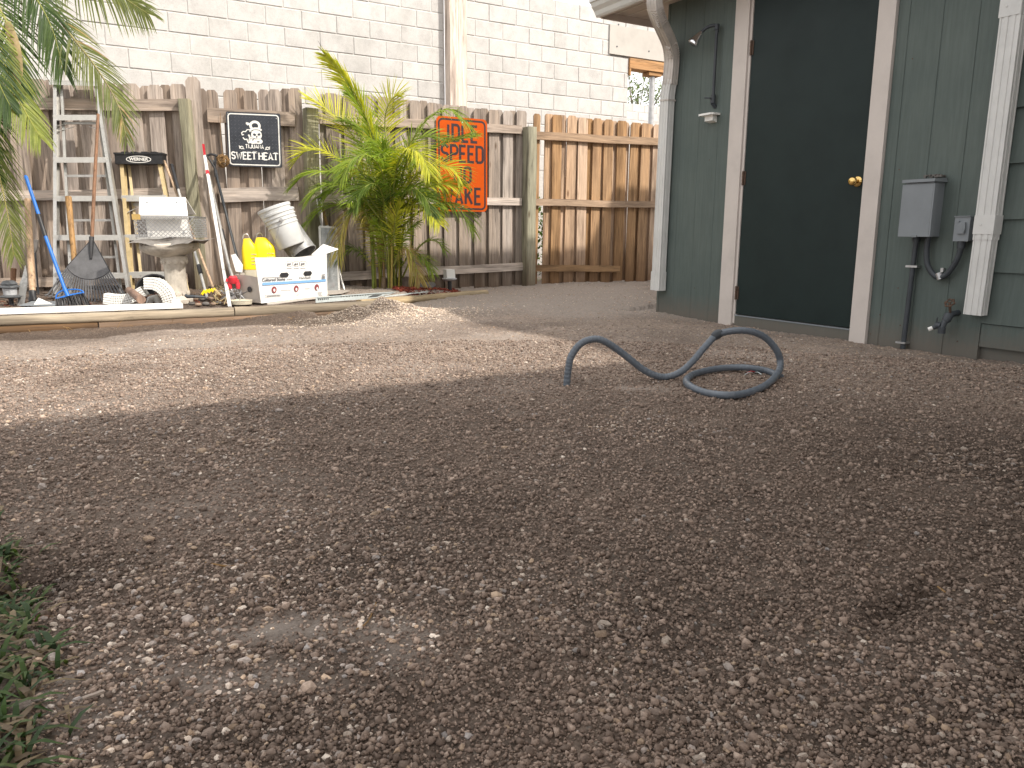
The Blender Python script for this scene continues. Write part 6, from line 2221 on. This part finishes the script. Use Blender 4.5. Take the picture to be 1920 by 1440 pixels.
AY = 7.35
ab = atY(735, 548, AY)
ar = thing('areca_palm', Vector((ab.x, ab.y, .09)), 'clumping yellow-green areca palm growing before the grey fence beside the orange sign', 'palm')
GR = ((.13, .21, .022), (.27, .34, .035))
YG = ((.34, .38, .03), (.56, .52, .05))
DG = ((.07, .12, .018), (.14, .20, .03))
YB = ((.32, .30, .06), (.46, .36, .10))
def ap(lst): return [atY(x, y, AY + d) for x, y, d in lst]
AF = [
    # pts, kwargs
    ([(722, 360, 0), (706, 280, -.02), (676, 195, -.05), (640, 140, -.08), (610, 104, -.1)], dict(col=YG, n=40, llen=.36, up=(-.6, -.5, .4), lift=.05, droop=.25, spread=34, w=.02)),
    ([(715, 370, 0), (690, 300, .1), (650, 240, .15), (608, 200, .15), (580, 188, .1)], dict(col=YG, n=34, llen=.36, up=(0, -.5, .8), droop=.1, spread=60, lift=.3)),
    ([(705, 380, .05), (660, 315, .05), (610, 285, 0), (575, 283, -.05), (556, 300, -.05)], dict(col=YG, n=30, llen=.33, up=(0, -.4, .9), droop=.15, spread=66, lift=.35)),
    ([(733, 350, 0), (726, 280, .08), (722, 220, .12), (735, 185, .1), (752, 178, .05)], dict(col=YG, n=34, llen=.36, up=(0, -.6, .7), droop=.15, spread=62)),
    ([(740, 360, 0), (765, 280, -.02), (800, 225, -.06), (842, 206, -.12), (880, 236, -.16)], dict(col=GR, n=38, llen=.34, up=(.3, -.2, .9), droop=.5, spread=62, lift=.15)),
    ([(742, 370, 0), (780, 310, -.05), (820, 275, -.1), (858, 262, -.15), (892, 256, -.2)], dict(col=GR, n=36, llen=.32, up=(0, -.3, .9), droop=.35, lift=.35)),
    ([(745, 390, -.05), (780, 330, -.15), (820, 310, -.22), (850, 318, -.25), (866, 345, -.27)], dict(col=YG, n=36, llen=.30, up=(.2, -.5, .8), droop=.25)),
    ([(745, 400, -.05), (785, 360, -.18), (825, 345, -.25), (858, 350, -.3)], dict(col=YG, n=32, llen=.32, up=(0, -.5, .9), droop=.3)),
    ([(748, 430, -.05), (790, 395, -.15), (830, 382, -.22), (862, 392, -.28), (884, 428, -.3)], dict(col=GR, n=34, llen=.32, up=(.2, -.2, .9), droop=.55)),
    ([(715, 400, -.05), (668, 345, -.1), (620, 322, -.1), (575, 326, -.08), (548, 350, -.06)], dict(col=GR, n=34, llen=.3, up=(0, -.3, .9), droop=.3)),
    ([(712, 410, -.1), (670, 360, -.2), (630, 345, -.25), (600, 352, -.26), (575, 378, -.27)], dict(col=GR, n=32, llen=.3, up=(0, -.3, .9), droop=.4)),
    ([(728, 380, -.1), (715, 320, -.3), (690, 292, -.45), (660, 300, -.55), (640, 335, -.6)], dict(col=GR, n=36, llen=.30, up=(0, -.4, .9), droop=.3)),
    ([(735, 380, -.1), (745, 310, -.25), (765, 280, -.4), (790, 290, -.5), (806, 325, -.55)], dict(col=YG, n=36, llen=.30, up=(0, -.4, .9), droop=.3)),
    ([(705, 470, 0), (690, 410, -.1), (668, 388, -.15), (644, 420, -.18), (632, 480, -.2)], dict(col=YB, n=30, llen=.3, up=(0, -.4, .9), droop=.7, dead=.25)),
    ([(755, 520, 0), (775, 478, -.05), (796, 455, -.1), (818, 452, -.12), (834, 470, -.14)], dict(col=GR, n=24, llen=.2, up=(0, -.2, .9), droop=.35, w=.014)),
    ([(738, 500, -.1), (752, 468, -.16), (768, 470, -.2), (782, 505, -.22), (788, 528, -.22)], dict(col=YB, n=30, llen=.22, up=(0, -.4, .9), droop=.7, dead=.75)),
    ([(752, 500, -.05), (772, 475, -.1), (795, 482, -.15), (812, 512, -.17)], dict(col=GR, n=22, llen=.2, up=(0, -.3, .9), droop=.4, w=.014)),
    ([(700, 500, .05), (672, 470, 0), (650, 470, -.05), (628, 490, -.07)], dict(col=DG, n=22, llen=.22, up=(0, -.3, .9), droop=.4)),
    ([(712, 420, .05), (700, 340, .1), (690, 270, .15), (672, 235, .16), (640, 225, .15)], dict(col=GR, n=36, llen=.34, up=(0, -.5, .9), droop=.2)),
    ([(730, 410, .1), (740, 330, .2), (770, 270, .25), (800, 255, .25), (836, 262, .2)], dict(col=GR, n=36, llen=.34, up=(0, -.5, .9), droop=.25)),
    ([(722, 420, 0), (718, 370, -.2), (704, 345, -.35), (680, 355, -.45), (664, 392, -.5)], dict(col=DG, n=36, llen=.27, up=(0, -.5, .8), droop=.25, spread=50)),
    ([(736, 420, 0), (752, 370, -.2), (775, 355, -.32), (798, 372, -.4), (812, 410, -.43)], dict(col=DG, n=36, llen=.27, up=(0, -.5, .8), droop=.25, spread=50)),
    ([(718, 440, 0), (690, 385, .1), (655, 350, .15), (625, 345, .15)], dict(col=DG, n=30, llen=.3, up=(0, -.3, .9), droop=.3)),
    ([(742, 440, 0), (765, 395, .1), (790, 370, .15), (815, 366, .15)], dict(col=DG, n=30, llen=.3, up=(0, -.3, .9), droop=.3)),
    ([(716, 520, 0), (706, 470, -.05), (694, 430, -.08), (676, 410, -.1)], dict(col=YB, n=26, llen=.24, up=(0, -.5, .8), droop=.4, w=.014, dead=.1)),
    ([(728, 520, 0), (724, 470, -.1), (714, 430, -.16), (700, 415, -.2)], dict(col=GR, n=26, llen=.25, up=(0, -.5, .8), droop=.3, w=.014)),
    ([(742, 520, 0), (752, 465, -.08), (766, 430, -.12), (786, 418, -.16)], dict(col=GR, n=26, llen=.25, up=(0, -.5, .8), droop=.35, w=.014)),
    ([(735, 500, 0), (738, 450, -.12), (742, 410, -.18), (752, 380, -.22)], dict(col=YG, n=28, llen=.26, up=(0, -.6, .8), droop=.25, w=.014)),
    ([(720, 490, 0), (712, 430, .05), (700, 385, .08), (684, 360, .08)], dict(col=GR, n=30, llen=.27, up=(0, -.5, .8), droop=.25, w=.015)),
    ([(740, 480, 0), (752, 420, .02), (772, 380, .02), (796, 362, .0)], dict(col=YG, n=30, llen=.27, up=(0, -.5, .8), droop=.25, w=.015)),
    ([(730, 420, -.02), (732, 360, -.1), (728, 310, -.15), (716, 270, -.2)], dict(col=GR, n=34, llen=.28, up=(0, -.7, .6), droop=.15, spread=45)),
    ([(726, 360, .05), (705, 290, .05), (690, 230, 0), (668, 190, -.05), (655, 178, -.1)], dict(col=GR, n=36, llen=.34, up=(.5, -.5, .5), droop=.2, spread=45)),
]
rnd_ = random.Random(55)
for k in range(15):                                    # further arching fronds filling the clump
    a = math.radians(-80 + 160 * (k + rnd_.uniform(.1, .9)) / 15)
    r_ = rnd_.uniform(105, 165)
    x0 = 735 + rnd_.uniform(-16, 16)
    ex, ey = x0 + math.sin(a) * r_ * .95, 400 - math.cos(a) * r_ * rnd_.uniform(.75, 1.1) + 20
    dz = rnd_.uniform(-.5, .18)
    AF.append(([(x0, 440, 0), (x0 + (ex - x0) * .35, 400 + (ey - 400) * .62, dz * .3), (x0 + (ex - x0) * .75, min(ey, 400 + (ey - 400) * 1.02), dz * .7), (ex, ey + rnd_.uniform(8, 45) * abs(math.sin(a)), dz)],
               dict(col=rnd_.choice([GR, GR, YG]), n=30, llen=rnd_.uniform(.26, .32), up=(0, -.45, .85), droop=rnd_.uniform(.2, .45), w=.015)))
for k, (pts, kw) in enumerate(AF):
    frond(ar, ap(pts), seed=100 + k, **kw)
mb = MB(); random.seed(4); mb.col = (.3, .28, .06)
for k in range(26):                                    # canes and leaf stalks
    x0 = random.gauss(733, 19); x0 = max(700, min(770, x0))
    x1 = 735 + (x0 - 735) * 1.3 + random.uniform(-10, 10)
    y1 = random.uniform(330, 430)
    d = random.uniform(-.12, .12)
    mb.col = random.choice([(.40, .34, .06), (.30, .30, .06), (.20, .24, .05), (.45, .36, .10), (.26, .17, .07), (.12, .13, .04)])
    r_ = random.choice([.007, .009, .012, .016])
    p = [atY(x0, 550, AY + d), atY(x0 + (x1 - x0) * .3 + random.uniform(-3, 3), 470, AY + d), atY(x1, y1, AY + d)]
    p[0].z = .05
    mb.tube(spline(p, 8), [r_ * (1 - .5 * q / 8) for q in range(9)], 6)
mb.build('canes', M['leaf'], ar, smooth=60)
mb = MB()
mb.col = (.22, .16, .10)
mb.tube([atY(718, 552, AY - .1), atY(720, 520, AY - .1)], [.028, .02], 8)
mb.col = (.03, .03, .03)
mb.tube([atY(612, 103, AY - .1), atY(604, 90, AY - .1), atY(596, 76, AY - .1)], [.004, .003, .001], 5)
mb.build('cane_stub', M['leaf'], ar, smooth=60)

# big palm at the left, its crown above and outside the picture
pb = Vector((-4.75, 5.75, .1))
pr = thing('coconut_palm', pb, 'tall palm whose long drooping fronds hang in at the upper left', 'palm')
LY = 5.6
mb = MB(); mb.col = (.22, .19, .15)
mb.tube([pb, pb + Vector((.05, .02, 1.4)), pb + Vector((.15, .05, 2.9))], [.12, .10, .085], 14)
for k in range(22): mb.tube([pb + Vector((.0023 * k * 2, 0, .1 + .125 * k)), pb + Vector((.0023 * k * 2, 0, .115 + .125 * k))], .118 - .0014 * k, 14)
mb.build('trunk', M['chips'], pr, smooth=50)
def lpx(lst): return [atY(x, y, LY + d) for x, y, d in lst]
FS, LN, LW = .74, 1.4, .72
OL = ((.10, .125, .035), (.17, .19, .05))
DK = ((.035, .07, .02), (.075, .12, .028))
HY = ((.30, .34, .06), (.40, .38, .10))
LF = [
    ([(-260, -160, .1), (-120, -120, .1), (-40, -40, .1), (12, 40, .05), (32, 120, 0), (40, 170, -.05)], dict(col=DK, n=46, llen=.42, up=(.5, -.8, .2), droop=.35, spread=55, lift=.0, w=.018, rach=(.42, .38, .18), r0=.016)),
    ([(-220, -180, .2), (-60, -150, .25), (40, -60, .25), (95, 15, .2), (140, 75, .15), (172, 115, .1), (205, 165, .08), (226, 210, .05), (238, 264, .03)], dict(col=OL, n=60, llen=.36, up=(.4, -.8, .3), droop=.25, spread=48, lift=.0, w=.015, thin=.12, dead=.08, rach=(.30, .27, .12), r0=.014, prof=lambda g: (1.0 if g < .62 else 1.05 - 1.9 * (g - .62)))),
    ([(-200, -260, .3), (-20, -220, .3), (90, -110, .3), (165, -40, .3), (230, -5, .28), (278, 26, .25)], dict(col=OL, n=56, llen=.40, up=(.2, -.9, .3), droop=.35, spread=55, lift=.0, w=.019, rach=(.34, .32, .12))),
    ([(-200, -90, -.1), (-80, -50, -.1), (-10, 60, -.1), (18, 150, -.12), (48, 210, -.15), (76, 258, -.18)], dict(col=((.15, .19, .035), (.26, .29, .05)), n=50, llen=.34, up=(.6, -.7, .3), droop=.4, spread=52, lift=.0, w=.015, rach=(.36, .36, .08))),
    ([(-260, 20, .0), (-120, 60, 0), (-40, 170, -.02), (-8, 300, -.04), (14, 400, -.06), (26, 482, -.08)], dict(col=OL, n=60, llen=.33, up=(.7, -.6, .2), droop=.35, spread=58, lift=.0, w=.013, rach=(.38, .34, .12), thin=.05)),
    ([(-180, -220, .15), (-70, -160, .15), (20, -70, .15), (70, 0, .12), (100, 60, .1), (118, 130, .08)], dict(col=DK, n=50, llen=.38, up=(.4, -.8, .3), droop=.5, spread=52, lift=.0, w=.017)),
    ([(-200, -100, -.2), (-110, -40, -.2), (-40, 60, -.2), (0, 160, -.2), (20, 200, -.2)], dict(col=DK, n=40, llen=.36, up=(.5, -.7, .3), droop=.5, spread=55, lift=.0)),
    ([(-240, -20, .1), (-140, 60, .1), (-60, 140, .1), (-16, 230, .1), (-4, 330, .1)], dict(col=DK, n=44, llen=.34, up=(.6, -.7, .3), droop=.4, spread=55, lift=.0)),
    ([(-200, -300, -.2), (-340, -360, -.2), (-480, -300, -.3), (-600, -150, -.4)], dict(col=GR, n=36, llen=.4, droop=.5)),
    ([(-200, -300, -.4), (-300, -380, -.9), (-420, -330, -1.3), (-500, -150, -1.6)], dict(col=GR, n=36, llen=.4, droop=.5)),
]
for k, (pts, kw) in enumerate(LF):
    frond(pr, lpx(pts), seed=300 + k, **kw)
mb = MB(); mb.col = (.46, .36, .20)                     # pale old spathe hanging from the first frond
sp_ = [lpx([(x, y, d)])[0] for x, y, d in ((14, 42, .02), (24, 75, -.02), (30, 110, -.04), (34, 140, -.05), (36, 158, -.06))]
mb.sweep([(-.045, 0), (0, -.018), (.045, 0), (0, .01)], spline(sp_, 12), up=(0, -1, 0), scale=[.25 + .75 * math.sin(math.pi * min(1, .1 + k / 12 * .9)) for k in range(13)])
mb.build('spathe', M['leaf'], pr, smooth=60)

# ------------------------------------------------------------------ grass at the lower left
mb = MB(); random.seed(15)
def blade(p, L_, ang, lean, w, col):
    d = Vector((math.cos(ang), math.sin(ang), 0))
    s = Vector((-d.y, d.x, 0))
    i0 = len(mb.v)
    for q in range(4):
        t = q / 3
        c = p + d * (L_ * lean * t * (0.5 + .5 * t)) + ZUP * (L_ * (1 - lean * .75 * t) * t)
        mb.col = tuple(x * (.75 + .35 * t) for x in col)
        ww = w * (.7, 1, .8, .08)[q] / 2
        mb.add([c - s * ww, c + s * ww])
    for q in range(3):
        a = i0 + 2 * q
        mb.f.append((a, a + 1, a + 3, a + 2))
gc = 0
while gc < 3600:
    y = random.uniform(.55, 2.6)
    edge = float(np.interp(y, GEY + [2.6], GEX + [-2.0])) + .022 * math.sin(y * 19) + .014 * math.sin(y * 43)
    x = edge - abs(random.gauss(0, .22)) + (random.random() < .02) * random.uniform(0, .09)
    if x < -2.4 or (y > 1.7 and x > -y * .74): continue
    z0 = float(height(x, y, False))
    dry = random.random() < .27
    col = random.choice([(.26, .20, .12), (.19, .14, .09)]) if dry else random.choice([(.034, .07, .016), (.046, .09, .02), (.062, .108, .026), (.045, .08, .032), (.095, .13, .04)])
    blade(Vector((x, y, z0 - .005)), random.uniform(.025, .068), random.uniform(0, 6.28), random.uniform(.5, 1.1) if not dry else 1.2, random.uniform(.0055, .0105), col)
    gc += 1
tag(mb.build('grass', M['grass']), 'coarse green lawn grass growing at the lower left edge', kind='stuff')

# ------------------------------------------------------------------ greenery beyond
def leafcloud(name, label, cat, c, rad, n, size, cols, seed, trunk=True, group=None, base=0.0):
    rnd = random.Random(seed)
    o = thing(name, Vector((c.x, c.y, base)), label, cat, group)
    mb = MB()
    clumps = [Vector((rnd.gauss(0, .45), rnd.gauss(0, .45), rnd.gauss(0, .4))) for _ in range(14)]
    for k in range(n):
        cl = rnd.choice(clumps)
        d = cl + Vector((rnd.gauss(0, .16), rnd.gauss(0, .16), rnd.gauss(0, .14)))
        p = c + Vector((d.x * rad[0], d.y * rad[1], d.z * rad[2]))
        a = Vector((rnd.gauss(0, 1), rnd.gauss(0, 1), rnd.gauss(0, 1))).normalized()
        b = a.cross(Vector((.3, .2, .9))).normalized()
        s = size * rnd.uniform(.6, 1.3)
        mb.col = rnd.choice(cols)
        mb.poly([p - a * s, p + b * s * .45, p + a * s, p - b * s * .45])
    mb.build('crown', M['leaf'], o)
    if trunk:
        mb = MB(); mb.col = (.16, .13, .10)
        b0_ = Vector((c.x, c.y, base - .1))
        mb.tube([b0_, b0_.lerp(c, .5) + Vector((.03, 0, 0)), c], [rad[0] * .09, rad[0] * .07, rad[0] * .03], 8)
        for cl in clumps[:9]:
            mb.tube([b0_.lerp(c, .75), c + Vector((cl.x * rad[0], cl.y * rad[1], cl.z * rad[2]))], [rad[0] * .03, rad[0] * .008], 5)
        mb.build('trunk', M['chips'], o)
    return o
GC = [(.09, .13, .06), (.13, .18, .08), (.17, .21, .11), (.06, .09, .04)]
leafcloud('small_tree', 'small sparse tree seen through the wall opening, left of the shoring post', 'tree', atY(1196, 176, 23), (.9, .8, .95), 420, .055, GC, 61)
leafcloud('small_tree', 'greener tree seen through the wall opening, right of the shoring post', 'tree', atY(1246, 190, 24), (1.5, 1.0, .8), 650, .06, GC, 62)
q = onpl(1016, 440, PF - NF * .55, NF)
leafcloud('shrub', 'green weed glimpsed through the gap beside the weathered fence post', 'shrub', Vector((q.x, q.y, .55)), (.3, .3, .7), 700, .035, [(.10, .2, .03), (.2, .32, .06), (.05, .1, .03)], 63, trunk=False, base=0)

# the scored frame only needs these
for o in scene.objects:
    if o.type == 'MESH' and not o.data.materials:
        o.data.materials.append(M['concrete'])
